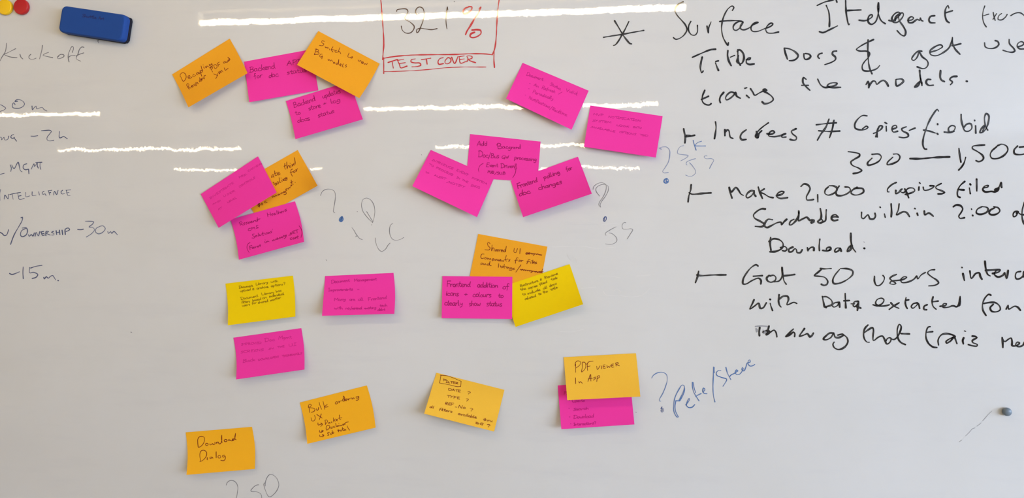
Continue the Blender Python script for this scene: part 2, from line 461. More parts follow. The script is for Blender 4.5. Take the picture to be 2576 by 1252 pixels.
('black', 4.2, 1700, 570, 4, 'word', """
828 395 810 382 760 410 710 470 678 530 678 575 710 575 770 540 835 518 858 540 856 575 / 780 498 870 492 /
940 490 915 515 925 545 960 558 1000 540 1008 510 985 488 950 495 / 990 555 1040 545 1070 500 1070 410 1078 480 1090 545 1112 578 / 1080 495 1130 490 1198 480"""),
('black', 4.0, 1700, 570, 4, 'number', """
1565 420 1500 424 1455 420 / 1465 430 1430 460 1395 492 1440 498 1500 510 1530 550 1520 580 1490 590 1465 578 /
1648 430 1600 490 1580 540 1590 570 1640 570 1720 535 1780 480 1780 445 1740 425 1658 420"""),
('black', 3.6, 1950, 570, 4, 'word', """
1000 498 1000 550 1020 590 1050 590 1090 550 1100 510 1085 490 / 1220 480 1175 500 1155 520 1180 545 1215 570 1195 580 1155 570 1170 548 1230 540 1290 530 1325 508 1300 502 1265 530 1275 560 1340 555 1400 525 1425 495 1435 525 1470 485 1512 460 /
1605 432 1560 438 1535 465 1570 500 1630 540 1645 565 1610 588 1545 595"""),
('black', 4.4, 1950, 570, 4, 'word', """
1880 408 1882 412 / 1890 472 1905 540 / 1960 445 1975 520 2020 470 2055 465 2065 500 2082 528 / 2112 348 2120 420 2140 480 2165 495 / 2118 440 2260 430 /
2190 470 2250 455 2265 435 2230 440 2205 475 2240 505 2290 490 2310 465 / 2310 465 2330 520 2345 440 / 2470 450 2430 460 2418 500 2430 525 2465 520 2500 490 2505 455 2500 500 2530 520"""),
('black', 4.2, 1700, 570, 4, 'word', """
788 735 768 780 745 828 790 800 835 770 850 820 880 815 912 765 / 948 730 952 732 / 950 770 960 805 974 842 /
1040 685 1035 750 1045 790 1060 808 / 1035 735 1080 700 1125 700 1135 730 1120 785 1190 760 1218 772"""),
('black', 4.2, 1950, 570, 4, 'word', """
475 700 485 750 500 805 515 812 / 475 705 520 705 570 745 575 780 530 800 495 805 / 640 760 600 765 575 790 590 808 630 790 645 760 650 808 /
705 670 708 740 712 815 / 692 745 748 742 / 765 775 800 775 / 835 750 800 755 785 790 800 805 835 770 840 750 835 800 828 842 / 822 805 862 818"""),
('black', 3.8, 1950, 570, 4, 'word', """
985 785 1030 795 1080 770 1095 735 1070 718 1025 735 1012 770 1040 795 1110 795 1150 785 / 1165 765 1200 800 1245 820 / 1248 765 1190 800 1148 832 /
1318 712 1310 760 1318 800 1330 822 / 1315 740 1345 735 / 1430 765 1390 775 1370 805 1385 820 1425 790 1440 770 1455 822 / 1530 785 1500 800 1498 830 1525 835 /
1590 705 1580 750 1590 800 1620 830 / 1580 755 1640 748 / 1660 800 1710 795 1725 775 1695 775 1690 810 1740 810 1790 795 1830 805 1850 770 1862 700 1858 790 1835 800"""),
('black', 4.2, 1950, 570, 4, 'word', """
2170 688 2150 680 2110 720 2088 780 2092 840 2122 892 / 2100 772 2160 762 2220 765 2260 800 2265 835 2230 855 2180 850 2165 815 2195 780 / 2325 828 2345 790 2350 828 2410 800 2440 808 2468 840"""),
('black', 4.6, 1700, 570, 4, 'word', "845 1015 840 1060 842 1095 / 938 1000 925 1050 912 1085 960 1055 990 1040 1010 1065 1018 1108 / 880 1060 915 1045 940 1050"),
('smudge', 3.0, 1700, 570, 4, 'smudge', "800 1003 860 998 925 1003 / 808 1025 812 1058 / 822 1030 825 1055 / 875 1040 900 1048 885 1072 910 1060"),
('black', 4.4, 1700, 570, 4, 'word', "1185 1028 1150 1060 1108 1105 1150 1085 1185 1060 1198 1075 1196 1105 / 1295 1025 1270 1060 1245 1102 1300 1085 1325 1075 1350 1108 1370 1095 1385 1070"),
('black', 4.2, 1700, 570, 4, 'word', """
1590 1070 1550 1070 1510 1100 1485 1130 1510 1138 1560 1115 1590 1075 1605 1110 1640 1115 1690 1088 1680 1080 1630 1090 / 1690 1085 1725 1120 1732 1160 1700 1210 1640 1235 1595 1215 1582 1180 1595 1160"""),
('black', 4.0, 1950, 570, 4, 'word', """
935 988 905 1020 890 1080 900 1130 925 1160 948 1162 / 895 1068 940 1035 980 1015 990 1040 985 1100 990 1145 1040 1110 1080 1100 1100 1130 1125 1180 1160 1155 1165 1120 1135 1120 1115 1150 /
1160 1120 1190 1135 1220 1120 1260 1050 1268 1000 1250 982 1232 1020 1230 1080 1245 1140 1275 1170 1310 1185 / 1270 1075 1352 1078"""),
('black', 4.2, 1950, 570, 4, 'word', """
1560 1005 1540 1010 1520 1060 1520 1120 1545 1175 1590 1210 1628 1215 / 1525 1062 1585 1055 / 1645 1190 1640 1140 1670 1090 1720 1075 1790 1090 1812 1105 1770 1120 1720 1155 1725 1170 1765 1150 1800 1110 1830 1175 /
1905 1048 1918 1052 / 1898 1118 1888 1145 1895 1178 / 1985 1100 2020 1105 2030 1115 1985 1145 1990 1165 2035 1185 2030 1200 1990 1198 1945 1185"""),
('black', 4.2, 1950, 570, 4, 'word', """
2285 1115 2290 1170 2292 1215 / 2285 1118 2310 1155 2350 1130 2375 1120 2385 1160 2385 1195 2430 1195 2460 1170 2440 1160 2420 1185 2440 1205 2490 1195 2510 1160"""),
]
BOARD_INK += [
('red', 3.0, 900, 0, 4, 'drawn box', """
230 -20 238 60 248 200 258 330 262 450 256 530 250 600 / 1425 -20 1412 80 1400 230 1395 350 1382 470 1368 520 1352 552 / 1352 550 1280 542 1150 540 950 548 700 550 500 556 340 572 252 588 /
262 582 262 660 262 738 / 1372 515 1370 600 1376 678"""),
('red', 2.0, 900, 0, 4, 'drawn box', "262 720 380 718 520 712 700 700 880 682 1050 674 1180 674 1290 674"),
('red', 2.7, 900, 0, 4, 'word', """
305 628 400 598 / 345 615 352 650 358 685 / 402 610 420 650 432 682 495 665 / 400 608 462 595 / 415 640 478 630 /
580 592 540 600 535 620 570 632 625 635 635 655 600 668 545 672 / 640 600 735 585 / 690 595 698 645 /
860 580 825 590 808 620 815 645 862 640 / 905 580 880 610 880 635 905 642 935 620 935 590 910 578 / 945 575 975 638 1010 565 / 1020 570 1035 635 1085 620 / 1020 570 1072 562 / 1028 600 1072 592 /
1098 620 1110 590 1098 565 1150 568 1150 585 1115 600 1140 615 1185 630"""),
('brown', 2.4, 900, 0, 4, 'number', """
392 115 395 100 440 90 490 92 505 115 490 150 472 180 480 195 530 225 568 265 560 300 530 330 485 332 450 305 438 262 /
598 150 582 125 590 90 620 70 655 85 668 130 662 190 640 255 610 320 595 330 592 300 620 285 680 290 740 298 798 288 /
905 98 902 70 895 120 888 190 890 240 898 290"""),
('red', 4.0, 900, 0, 4, 'percent sign', """
1120 68 1080 85 1060 115 1070 138 1105 130 1145 95 1148 70 1118 66 / 1225 90 1238 72 1220 120 1180 180 1130 265 1098 315 1085 348 /
1175 325 1140 340 1130 365 1150 378 1200 368 1240 335 1235 305 1200 298 1150 302"""),
('faint', 1.7, 780, 440, 4, 'question mark', "105 205 125 165 165 143 205 143 245 165 255 210 250 270 238 335 235 370 250 380"),
('blue', 4.4, 780, 440, 4, 'ink dot', "322 422 305 435 298 455 312 465 328 445 325 428 310 450"),
('faint', 1.5, 780, 440, 4, 'letters', """
632 470 570 368 / 630 480 580 430 530 360 518 290 535 245 570 232 615 255 645 310 652 370 645 425 630 478 / 420 528 445 560 455 580 475 610 500 638 526 650 / 458 622 475 608 /
655 632 665 690 690 745 720 768 760 745 785 705 806 684 / 832 486 810 505 800 550 808 610 835 648 870 655 915 645 942 628 / 618 500 621 502 / 474 367 477 368"""),
('faint', 1.6, 1450, 440, 4, 'question mark', "168 145 175 118 210 88 255 77 295 95 300 140 275 210 235 270 225 300 245 325 / 235 212 200 165 198 135 230 105 280 95 318 110 322 150 295 210 255 265 240 300 245 325"),
('bluedark', 1.8, 1450, 440, 4, 'ink dot', "290 415 275 435 272 460 285 468 300 445 298 420 285 425 280 465"),
('faint', 1.5, 1450, 440, 4, 'letters', """
400 520 340 552 295 582 290 595 298 606 / 328 582 360 590 400 625 408 660 385 685 345 697 292 692 / 498 480 480 478 460 505 468 540 500 545 550 540 568 550 545 590 512 642"""),
('blue', 1.8, 1600, 860, 4, 'question mark', "158 362 175 335 215 310 260 303 305 325 315 375 300 440 270 515 235 580 235 594 250 594"),
('bluedark', 2.2, 1600, 860, 4, 'ink dot', "262 652 250 670 270 665 272 680 250 690 262 705 275 690 255 675"),
('blue', 2.2, 1600, 860, 4, 'words', """
432 590 455 545 480 490 485 440 465 432 430 480 395 550 380 620 380 690 400 740 415 755 / 402 590 392 640 400 700 428 755 / 400 590 440 592 / 440 590 470 540 490 480 485 440 /
500 632 520 610 538 580 535 565 515 600 510 640 530 658 565 655 592 628 / 568 405 568 450 580 500 605 545 635 592 / 600 548 620 535 655 518 / 575 405 585 460 600 510 / 672 495 690 490 692 470 680 462 672 490 685 515 715 520 /
780 250 778 350 775 450 780 540 795 602 / 788 255 788 310 / 855 285 830 285 808 310 815 335 860 355 912 372 912 385 895 415 875 445 / 905 255 920 310 955 378 / 940 350 965 325 985 318 1010 300 1025 290 1010 280 1000 300 1010 325 1040 325 1070 290 1080 265 1072 255 1065 275 1085 290 1110 240 1120 210 1150 200 1145 178 1130 190 1128 215 1145 240 1175 238 1195 225"""),
('faintblue', 2.0, 1640, 270, 4, 'question mark', "95 420 75 410 110 398 150 400 178 430 180 480 165 550 130 610 108 645 120 658 165 655"),
('blue', 3.0, 1640, 270, 4, 'ink dot', "150 715 128 725 122 750 140 762 162 755 165 730 150 715 145 750 160 745"),
('blue', 1.9, 1640, 270, 4, 'letters', "415 330 425 370 445 430 / 500 340 460 355 435 385 470 388 540 388"),
('faintblue', 1.6, 1640, 270, 4, 'letters', """
318 385 285 395 258 440 262 465 310 475 365 485 350 505 290 538 / 438 515 390 530 350 550 345 575 355 578 / 378 555 410 590 440 640 435 665 400 692 370 692 340 680 / 555 488 535 487 525 500 545 515 600 515 622 530 600 575 580 615"""),
('faint', 2.3, 0, 0, 6.26, 'word', """
100 680 98 740 80 820 30 900 0 960 / 248 765 190 795 110 835 62 852 100 875 180 900 268 908 / 315 855 330 900 360 928 / 485 855 460 880 455 910 480 930 530 930 568 915 /
668 715 658 790 640 860 622 928 / 765 825 720 840 678 868 750 890 830 908 / 925 885 905 905 910 922 960 915 1005 890 1005 865 960 855 920 880 905 900 /
1138 825 1155 775 1150 735 1130 735 1100 790 1075 860 1075 920 1088 975 / 1075 905 1120 875 1185 872 / 1322 745 1290 738 1250 780 1228 850 1210 885 1200 920 1230 945 1270 962 / 1200 880 1250 855 1320 832"""),
('bluedim', 2.0, 0, 220, 6.956, 'writing', """
-40 300 20 305 70 335 102 362 80 385 20 412 -20 425 / 265 300 240 265 215 310 225 350 290 365 360 355 410 325 428 285 400 240 340 212 285 218 262 245 310 240 /
560 325 568 390 600 350 630 325 640 372 700 355 745 350 765 380 820 410"""),
('bluedim', 1.9, 0, 220, 6.956, 'writing', """
-30 840 0 870 22 870 28 915 40 905 70 870 80 915 120 915 145 890 155 850 / 240 820 200 840 190 875 230 890 250 870 255 890 290 938 /
540 850 600 852 660 842 / 725 755 790 750 880 750 900 765 870 810 825 870 822 910 850 932 900 932 940 922 / 1045 768 1035 820 1040 880 1075 875 1110 855 1140 870 1180 898"""),
('bluedim', 1.9, 0, 390, 3.682, 'writing', """
0 178 40 168 / 95 90 105 120 100 152 / 108 90 130 125 168 65 180 110 190 145 205 155 / 248 80 220 90 215 120 235 135 262 130 / 265 130 268 172 / 290 130 300 105 315 80 320 105 345 70 345 100 355 120 / 330 68 388 66 / 372 68 370 100 378 132"""),
('bluedim', 1.7, 0, 390, 3.682, 'word', """
5 318 -2 360 0 420 / 38 408 45 370 75 405 80 362 / 90 365 145 352 / 112 360 122 410 / 150 352 190 345 / 165 355 180 410 225 400 / 170 380 195 375 / 238 345 240 385 275 378 /
298 340 300 375 335 370 / 358 338 365 370 / 408 335 392 345 395 362 420 360 425 375 / 445 330 480 325 / 450 335 460 370 / 455 350 470 345 / 495 370 505 335 525 365 538 325 / 580 325 565 340 575 360 600 355 / 610 325 655 322 / 615 330 630 375 650 375 / 615 350 640 345"""),
('bluedim', 2.4, 0, 390, 3.682, 'word', """
0 715 20 725 40 745 60 740 80 690 / 195 580 208 575 205 605 175 660 130 740 98 825 /
235 680 200 700 190 740 205 755 240 740 255 705 245 675 205 675 / 262 735 270 752 290 735 305 750 318 720 / 325 750 335 715 355 748 368 708 / 378 712 405 705 / 382 715 395 745 415 738 / 385 730 408 725 / 425 745 428 705 450 708 430 722 465 740 /
495 705 478 715 500 725 500 738 478 740 / 520 700 525 735 / 520 718 550 712 / 550 695 555 735 / 575 695 580 735 / 605 735 605 685 635 675 645 690 612 708 / 720 688 750 690 772 685"""),
('bluefaint', 2.0, 0, 390, 3.682, 'number', """
790 612 830 612 868 618 855 640 825 665 860 670 875 690 850 725 800 758 / 935 655 890 680 885 710 910 728 950 715 975 680 955 655 920 660 / 998 708 1005 725 1025 708 1035 725 1055 705 1070 718 1088 738"""),
('bluedim', 2.4, 0, 390, 3.682, 'writing', """
88 1095 110 1105 145 1095 180 1080 / 215 1035 212 1090 216 1142 / 275 1040 275 1090 310 1085 350 1105 335 1130 298 1142 / 285 1045 330 1030 390 1020 /
405 1132 410 1145 430 1125 445 1140 470 1120 490 1115 500 1130 515 1155 / 536 1161 541 1162"""),
('faint', 1.6, 500, 1150, 10.304, 'question mark', "712 718 740 650 800 605 860 598 930 620 990 690 1012 770 1010 850 990 980 970 1080"),
('faint', 1.6, 500, 1150, 10.304, 'letters', """
1555 710 1500 715 1420 770 1350 860 1370 885 1480 890 1560 910 1610 950 1630 1010 1630 1080 / 1720 655 1690 680 1695 750 1740 880 1800 1000 1850 1020 1940 960 2030 850 2075 730 2060 620 2000 510 1900 445 1850 440 1790 490 1750 570 1725 660 1722 740"""),
('smudge', 1.0, 2263, 939, 4, 'smudge', "928 380 895 410 865 445 838 475 / 820 500 780 530 / 760 548 735 555 705 590 665 628 / 625 670 602 688"),
('residue', 1.5, 1040, 560, 4.025, 'line', "1410 245 1560 240 1720 238 1850 258 2050 245 / 1880 540 2000 540 2100 560 / 2250 540 2400 528 / 1920 690 1950 730 2080 735 2200 750 2320 730 2400 660 / 1700 665 1850 650 / 1540 12 1700 10 1900 15 2060 8 / 1560 320 1600 380 1640 350 1660 400 / 2030 690 2060 670 2100 700 / 1480 1100 1600 1105 1720 1080"),
('faint', 1.6, 0, 0, 1, 'specks', "329 835 331.5 835.5 / 1143 3 1144.5 4 / 1060 388 1061 390 / 245 104 249 100 / 246 101 248 108 / 820 653 822 655 / 2173 608 2175 609 / 1599 1036 1601 1037 / 1142 4 1143 5"),
]
# sticky notes: corners in photo px tl,tr,br,bl | lift of bl / br corner (mm) | paper | z order | label | pen | text crop (x0,y0,zoom) | words
def N(**k): return k
NOTES = [
N(c=[(433,187),(578,97),(623,184),(474,270)], lift=(16,10), paper='orange', lay=2, bow=(1,1),
  label='orange sticky note reading Decoupling Register PDF and XML', pen=('maroon',1.35), crop=(420,70,5.963),
  words=[],
  raw="200 735 200 700 235 672 275 690 288 735 275 775 245 802 225 770 208 735 / 315 752 345 738 340 715 318 725 318 750 345 758 378 735 / 410 698 392 705 390 725 410 728 432 710 / 455 672 440 690 455 700 470 680 460 668 / 472 665 485 688 498 655 / 495 640 510 690 522 725 / 500 650 525 635 530 660 510 675 / 512 572 525 620 538 635 / 550 585 560 608 / 542 553 544 557 / 575 580 590 600 600 572 625 585 / 650 545 632 555 640 568 665 550 672 535 680 570 665 590 640 600 / 642 598 665 625 685 662 / 645 592 670 580 685 600 668 622 / 700 560 720 610 745 600 752 572 728 550 700 562 / 757 530 772 575 / 755 535 785 512 / 764 555 792 545 / 870 508 850 515 850 530 870 525 880 508 885 522 / 890 510 905 520 910 495 925 508 / 930 475 915 488 928 495 942 478 912 440 948 470 / 295 855 312 888 335 918 / 295 860 308 835 330 848 322 875 318 880 345 895 360 905 / 365 882 388 870 380 860 368 872 375 890 398 880 / 418 842 402 854 412 868 430 850 432 842 / 452 832 438 818 430 828 446 844 448 862 430 868 / 455 818 470 838 / 500 792 482 795 495 812 / 488 745 505 800 520 795 / 492 775 512 765 / 520 775 535 765 525 758 515 780 530 785 / 540 745 560 768 556 725 578 712 / 703 690 762 716 / 766 682 738 752 726 756 / 770 660 790 690 795 650 812 675 815 635 840 660 / 860 600 875 635 918 605"),
N(c=[(614,155),(783,124),(801,227),(627,257)], lift=(6,0.3), paper='pink', lay=1,
  label='pink sticky note reading Backend API for doc status', pen=('wine',1.4), crop=(600,100,4.817),
  words=[('Backend',130,395,445,345,34),("API'",580,315,770,285,42),('for',190,470,290,450,30),('doc',365,460,485,440,30),('status',585,420,830,385,28)]),
N(c=[(801,78),(955,160),(904,247),(747,163)], lift=(8,16), paper='orange', lay=4, bow=(0,2),
  label='orange sticky note reading Switch to new, overlapping two pink notes', pen=('maroon',1.4), crop=(600,100,4.817),
  words=[],
  raw="1040 20 1015 10 1010 35 1035 50 1020 70 980 68 / 1050 85 1060 98 1072 90 1082 103 1090 95 / 1100 110 1108 125 / 1145 85 1125 120 1145 148 / 1122 115 1165 125 / 1190 130 1170 132 1174 150 1197 150 / 1230 95 1205 152 1218 140 1230 150 1238 168 / 1340 160 1325 205 1350 215 1365 210 1382 205 1378 220 1364 222 1362 210 / 1450 245 1460 262 1480 250 1488 270 / 1495 280 1515 275 1505 265 1490 280 1510 290 / 1520 285 1530 298 1540 288 1550 302 1562 285 / 945 110 930 150 920 175 / 930 112 965 120 970 138 940 145 970 152 975 170 918 180 / 1015 175 995 175 985 200 1000 210 1015 195 1010 230 / 1085 235 1090 250 1105 242 1112 258 1128 245 1140 265 / 1155 270 1148 280 1160 288 1168 275 1155 270 / 1195 280 1180 290 1190 300 1205 285 1215 240 1210 300 / 1225 305 1245 300 1238 290 1225 305 1240 318 / 1270 290 1258 325 1275 330 / 1310 300 1295 310 1310 322 1295 335"),
N(c=[(719,254),(881,204),(913,300),(743,350)], lift=(8,10), paper='pink', lay=3, bow=(2,-1),
  label='pink sticky note reading Backend updates to store and log docs status', pen=('wine',1.4), crop=(600,100,4.817),
  words=[('Backend',670,825,935,735,32),('updates',1020,710,1240,640,30),('to',690,915,755,900,28),('store',850,855,1000,815,28),('+',1030,795,1070,780,24),('log',1120,775,1240,745,28),('docs',715,1005,870,970,30),("'",810,985,830,985,24),('status',965,940,1165,880,26)]),
N(c=[(1315,158),(1481,228),(1438,326),(1273,248)], lift=(10,12), paper='pink', lay=1,
  label='pink sticky note reading Document status with three bullet lines', pen=('fine',1.1), crop=(1260,150,4.815),
  words=[('Document',305,190,510,255,26),('Status,',590,305,730,370,22),('Valid;',780,380,930,430,24),('*',335,290,355,300,14),('An',395,315,455,340,24),('Refresh',490,350,655,405,24),('/',695,415,745,410,14),('*',325,358,345,365,14),('Periodically',380,400,635,490,24),('*',285,435,305,440,14),('Notifications',335,470,590,590,24),('/Realtime',590,600,800,685,26)]),
N(c=[(1485,265),(1667,292),(1650,396),(1469,369)], lift=(9,11), paper='pink', lay=1,
  label='pink sticky note reading MVP notification system, near blue letters S K', pen=('fine',1.0), crop=(1260,150,4.815),
  words=[('MVP',1115,670,1240,685,20),('NOTIFICATION',1295,700,1695,750,18),('SYSTEM',1105,745,1335,770,16),('LOOK',1395,800,1550,822,16),('INTO',1600,825,1705,835,15),('AVAILABLE',1085,820,1385,880,17),('OPTIONS',1430,885,1635,915,17),('TBD',1680,920,1785,930,15)]),
N(c=[(1183,337),(1360,356),(1352,458),(1173,446)], lift=(0.3,0.3), paper='pink', lay=1,
  label='pink sticky note reading Add Background, upper middle of three joined', pen=('wine',1.35), crop=(1030,330,5.443),
  words=[('Doc',940,350,1080,360,40),('/Bus',1080,365,1225,365,34),('GW',1265,375,1365,370,28),('processing',1435,380,1740,410,28),('Event',1048,485,1215,490,26),('Driven',1250,500,1440,500,28),('PUB',1065,570,1160,580,26),('/SUB',1165,590,1315,590,24)],
  raw="1010 440 970 465 945 520 950 555 / 1450 445 1445 520 / 1465 445 1460 480 1470 500 1455 520 / 1460 510 1450 570 1415 635 / 925 200 958 135 970 195 / 935 178 985 175 / 1005 170 985 178 990 198 1010 190 1018 140 1015 195 / 1050 165 1030 175 1035 195 1055 188 1060 138 1058 195 / 1205 180 1215 240 / 1195 190 1210 165 1250 175 1245 195 1215 205 1260 210 1260 235 1215 240 / 1295 205 1275 215 1278 235 1300 225 1302 210 1308 235 / 1345 210 1325 215 1322 232 1345 235 / 1380 215 1360 222 1362 238 1385 228 1388 250 1370 265 1350 258 / 1398 215 1400 240 1405 222 1420 215 / 1435 218 1425 232 1440 240 1448 228 1435 218 / 1460 215 1462 238 1470 220 1485 222 1488 238 / 1510 215 1492 225 1498 240 1515 230 1515 180 1518 238"),
N(c=[(1084,377),(1243,447),(1200,546),(1037,468)], lift=(12,13), paper='pink', lay=2,
  label='pink sticky note with faint pen reading Introduce event system', pen=('fine',1.0), crop=(1030,330,5.443),
  words=[('INTRODUCE',305,400,595,525,19),('EVENT',640,540,800,610,22),('SYSTEM',845,640,1055,730,18),('TO',265,460,330,490,18),('PROCESS',360,505,590,610,20),('IN',640,640,690,660,18),('THE',715,670,800,710,18),('BKG',835,750,965,785,22),('to',215,570,270,580,18),('ALERT',335,610,495,665,20),('/NOTIFY',510,700,755,780,20)]),
N(c=[(1285,455),(1454,394),(1489,487),(1316,546)], lift=(12,16), paper='pink', lay=2,
  label='pink sticky note reading Frontend polling for doc changes', pen=('wine',1.8), crop=(1030,330,5.443),
  words=[('Frontend',1480,785,1755,690,34),('polling',1840,660,2065,575,30),('for',2150,545,2235,520,30),('doc',1500,890,1660,845,36),('changes',1770,805,2090,715,32)]),
N(c=[(505,488),(649,393),(696,484),(550,573)], lift=(14,6), paper='pink', lay=4,
  label='pink sticky note with very faint writing, covering part of an orange note', pen=('ghost',0.9), crop=(490,380,5.961),
  words=[('INVESTIGATE',230,720,590,480,18),('PRE-',665,410,790,350,18),('CACHING',800,310,1010,190,16),('AND',265,810,390,745,16),('USER',430,690,610,600,16),('CONTROLS',665,550,905,405,18),('AT',350,885,410,855,16),('LEVEL',490,780,630,705,16)]),
N(c=[(598,463),(749,377),(799,467),(648,552)], lift=(0.2,10), upow=5, paper='orange', lay=1,
  label='orange sticky note reading third tooling for doc management', pen=('maroon',1.4), crop=(490,370,4.173),
  words=[],
  raw="825 285 808 300 805 318 825 305 828 295 832 318 / 838 248 848 300 865 292 / 838 278 862 268 / 870 282 890 270 880 262 868 278 878 292 897 280 / 945 170 945 220 955 232 / 935 200 960 190 / 965 155 970 225 980 195 992 195 1000 215 / 1005 190 1012 210 / 1000 168 1002 170 / 1020 180 1025 200 1028 185 1040 178 / 1050 165 1035 178 1040 190 1055 175 1045 110 1055 165 / 820 368 832 372 830 390 / 850 375 840 388 850 400 860 388 850 375 / 872 360 862 375 872 388 882 372 872 360 / 885 320 895 370 905 365 / 912 345 918 360 / 905 322 907 325 / 925 335 930 350 940 330 950 342 / 960 318 948 325 955 335 968 320 965 345 935 352 / 1025 230 1010 240 1012 280 1025 305 / 1000 268 1035 255 / 1045 245 1035 258 1045 268 1055 252 1045 245 / 1060 235 1068 255 1068 238 1080 225 / 680 590 662 605 670 622 685 605 668 585 680 630 / 705 585 695 600 708 608 715 595 705 585 / 750 565 735 572 738 585 760 578 / 812 510 818 528 830 510 840 522 850 502 862 512 / 880 492 870 502 880 505 890 490 895 500 / 900 485 908 492 915 475 925 485 / 940 462 930 475 940 478 950 462 960 490 935 498 / 955 450 968 440 960 435 955 452 968 458 / 975 432 985 440 992 420 1005 428 / 1005 410 1020 400 1012 395 1008 412 / 1012 345 1020 385 1035 390 / 1005 375 1030 360 / 1052 368 1056 370"),
N(c=[(580,552),(742,506),(765,608),(601,653)], lift=(8,12), paper='pink', lay=3, bow=(3,3.5),
  label='pink sticky note headed Research, its last line in long brackets', pen=('wine',1.35), crop=(490,370,4.173),
  words=[],
  raw="468 790 480 822 / 465 795 485 780 498 795 480 805 510 818 / 515 805 530 798 525 790 512 802 525 815 / 555 785 540 790 552 800 538 810 / 562 798 580 790 572 782 562 795 570 805 / 598 775 585 785 590 795 602 780 605 790 / 612 772 618 788 620 775 632 768 / 650 765 638 770 642 780 655 778 / 655 735 660 775 665 755 678 755 685 750 / 760 690 768 730 / 790 680 800 720 / 765 710 795 702 / 808 708 822 702 815 695 806 708 818 718 / 842 692 828 702 835 712 848 700 850 710 / 860 665 865 705 / 875 668 880 700 885 685 898 680 902 692 / 908 685 920 678 912 672 905 684 915 692 / 925 670 930 685 932 672 942 668 / 962 650 945 658 965 665 948 675 / 585 850 565 855 562 875 590 872 / 600 865 598 842 612 852 622 838 632 860 / 665 820 645 825 650 840 668 845 645 852 / 625 910 605 915 610 930 630 938 625 952 600 952 / 645 925 635 935 645 942 655 930 645 925 / 665 900 668 935 / 680 915 682 930 695 925 698 912 / 715 890 715 925 725 922 / 705 908 725 902 / 735 900 740 915 / 755 895 748 908 758 912 765 900 755 895 / 772 895 778 908 782 893 792 902 / 812 880 795 885 808 895 795 900 / 815 860 817 862 / 580 1000 555 1020 548 1060 570 1105 / 575 1035 580 1075 / 572 1040 600 1030 / 575 1055 595 1048 / 612 1045 600 1055 608 1065 620 1050 622 1062 / 628 1045 635 1058 642 1040 / 650 1042 655 1052 / 665 1035 658 1045 668 1048 672 1036 / 680 1025 685 1042 690 1022 / 735 990 740 1005 / 738 972 739 974 / 752 988 756 1000 765 985 780 992 / 815 975 820 985 830 968 840 978 850 962 858 970 / 862 962 872 955 865 950 862 965 875 968 / 880 955 885 962 892 945 900 955 908 942 / 918 938 912 948 922 950 925 940 / 930 940 935 925 945 935 960 920 955 945 938 962 / 985 925 995 922 / 1000 925 1005 895 1015 915 1022 888 / 1050 875 1030 882 1035 895 1030 905 1055 905 / 1035 893 1048 890 / 1055 872 1085 865 / 1072 870 1075 900 / 1018 950 1002 955 1005 970 1022 965 / 1035 950 1028 960 1038 965 1045 955 1035 950 / 1052 945 1056 960 1062 942 / 1070 945 1088 938 1080 930 1070 948 1085 955 / 1095 825 1118 860 1125 900 1115 948"),
N(c=[(567,713),(737,693),(743,796),(573,818)], lift=(10,8), paper='yellow', lay=1, bow=(3,2),
  label='yellow sticky note reading Document library upload, above a pink note', pen=('brown',1.0), crop=(560,680,4.318),
  words=[('Document',178,195,330,175,16),('Library',358,160,495,140,15),('with',520,132,605,125,14),('upload',190,235,305,215,16),('&',320,212,345,210,16),('archive',370,205,500,185,16),('options?',525,180,680,155,16),('Document',198,320,385,285,17),('Library',422,268,565,245,15),('has',582,240,640,225,15),('filters',205,358,300,345,16),('based',325,335,418,318,16),('on',430,312,485,300,16),('individual',505,295,670,262,16),('users',212,392,300,378,16),('for',318,368,368,358,16),('shared',385,360,495,340,16),('matter',520,335,635,302,16)]),
N(c=[(818,694),(990,686),(992,789),(810,794)], lift=(17,17), paper='pink', lay=1, bow=(0,3),
  label='pink sticky note reading Document Management Improvements', pen=('fine',1.3), crop=(560,680,4.318),
  words=[('Document',1180,140,1380,120,22),('Management',1430,120,1675,105,20),('Improvements',1150,225,1415,215,20),('-',1460,212,1485,212,18),('Many',1212,330,1340,325,22),('are',1378,328,1440,325,20),('all',1470,328,1530,325,20),('Frontend',1580,330,1780,305,22),('with',1212,420,1305,420,20),('no',1335,422,1380,420,20),('/minimal',1385,422,1515,420,20),('existing',1540,420,1668,415,18),('tech',1705,392,1790,390,18),('debt',1680,440,1765,435,18)]),
N(c=[(587,849),(758,825),(766,929),(594,954)], lift=(12,12), paper='pink', lay=1, bow=(4,3),
  label='pink sticky note under a yellow note, faint writing in three lines', pen=('ghost',1.1), crop=(560,810,7.367),
  words=[('IMPROVED',345,430,720,395,26),('Doc',780,365,965,340,30),('Mgmt',1030,320,1285,300,30),('SCREENS',330,575,765,525,28),('IN',850,505,950,495,18),('THE',1020,480,1150,460,22),('UI',1220,455,1360,430,34),('Black',370,750,600,715,30),('DOWNLOADS',660,715,1040,650,24),('THUMBNAILS',1100,650,1470,590,24)]),
N(c=[(1203,588),(1377,620),(1357,726),(1182,694)], lift=(0.3,0.3), paper='orange', lay=1,
  label='orange sticky note reading Shared UI components, above a pink note', pen=('maroon',1.4), crop=(1100,580,5.008),
  words=[],
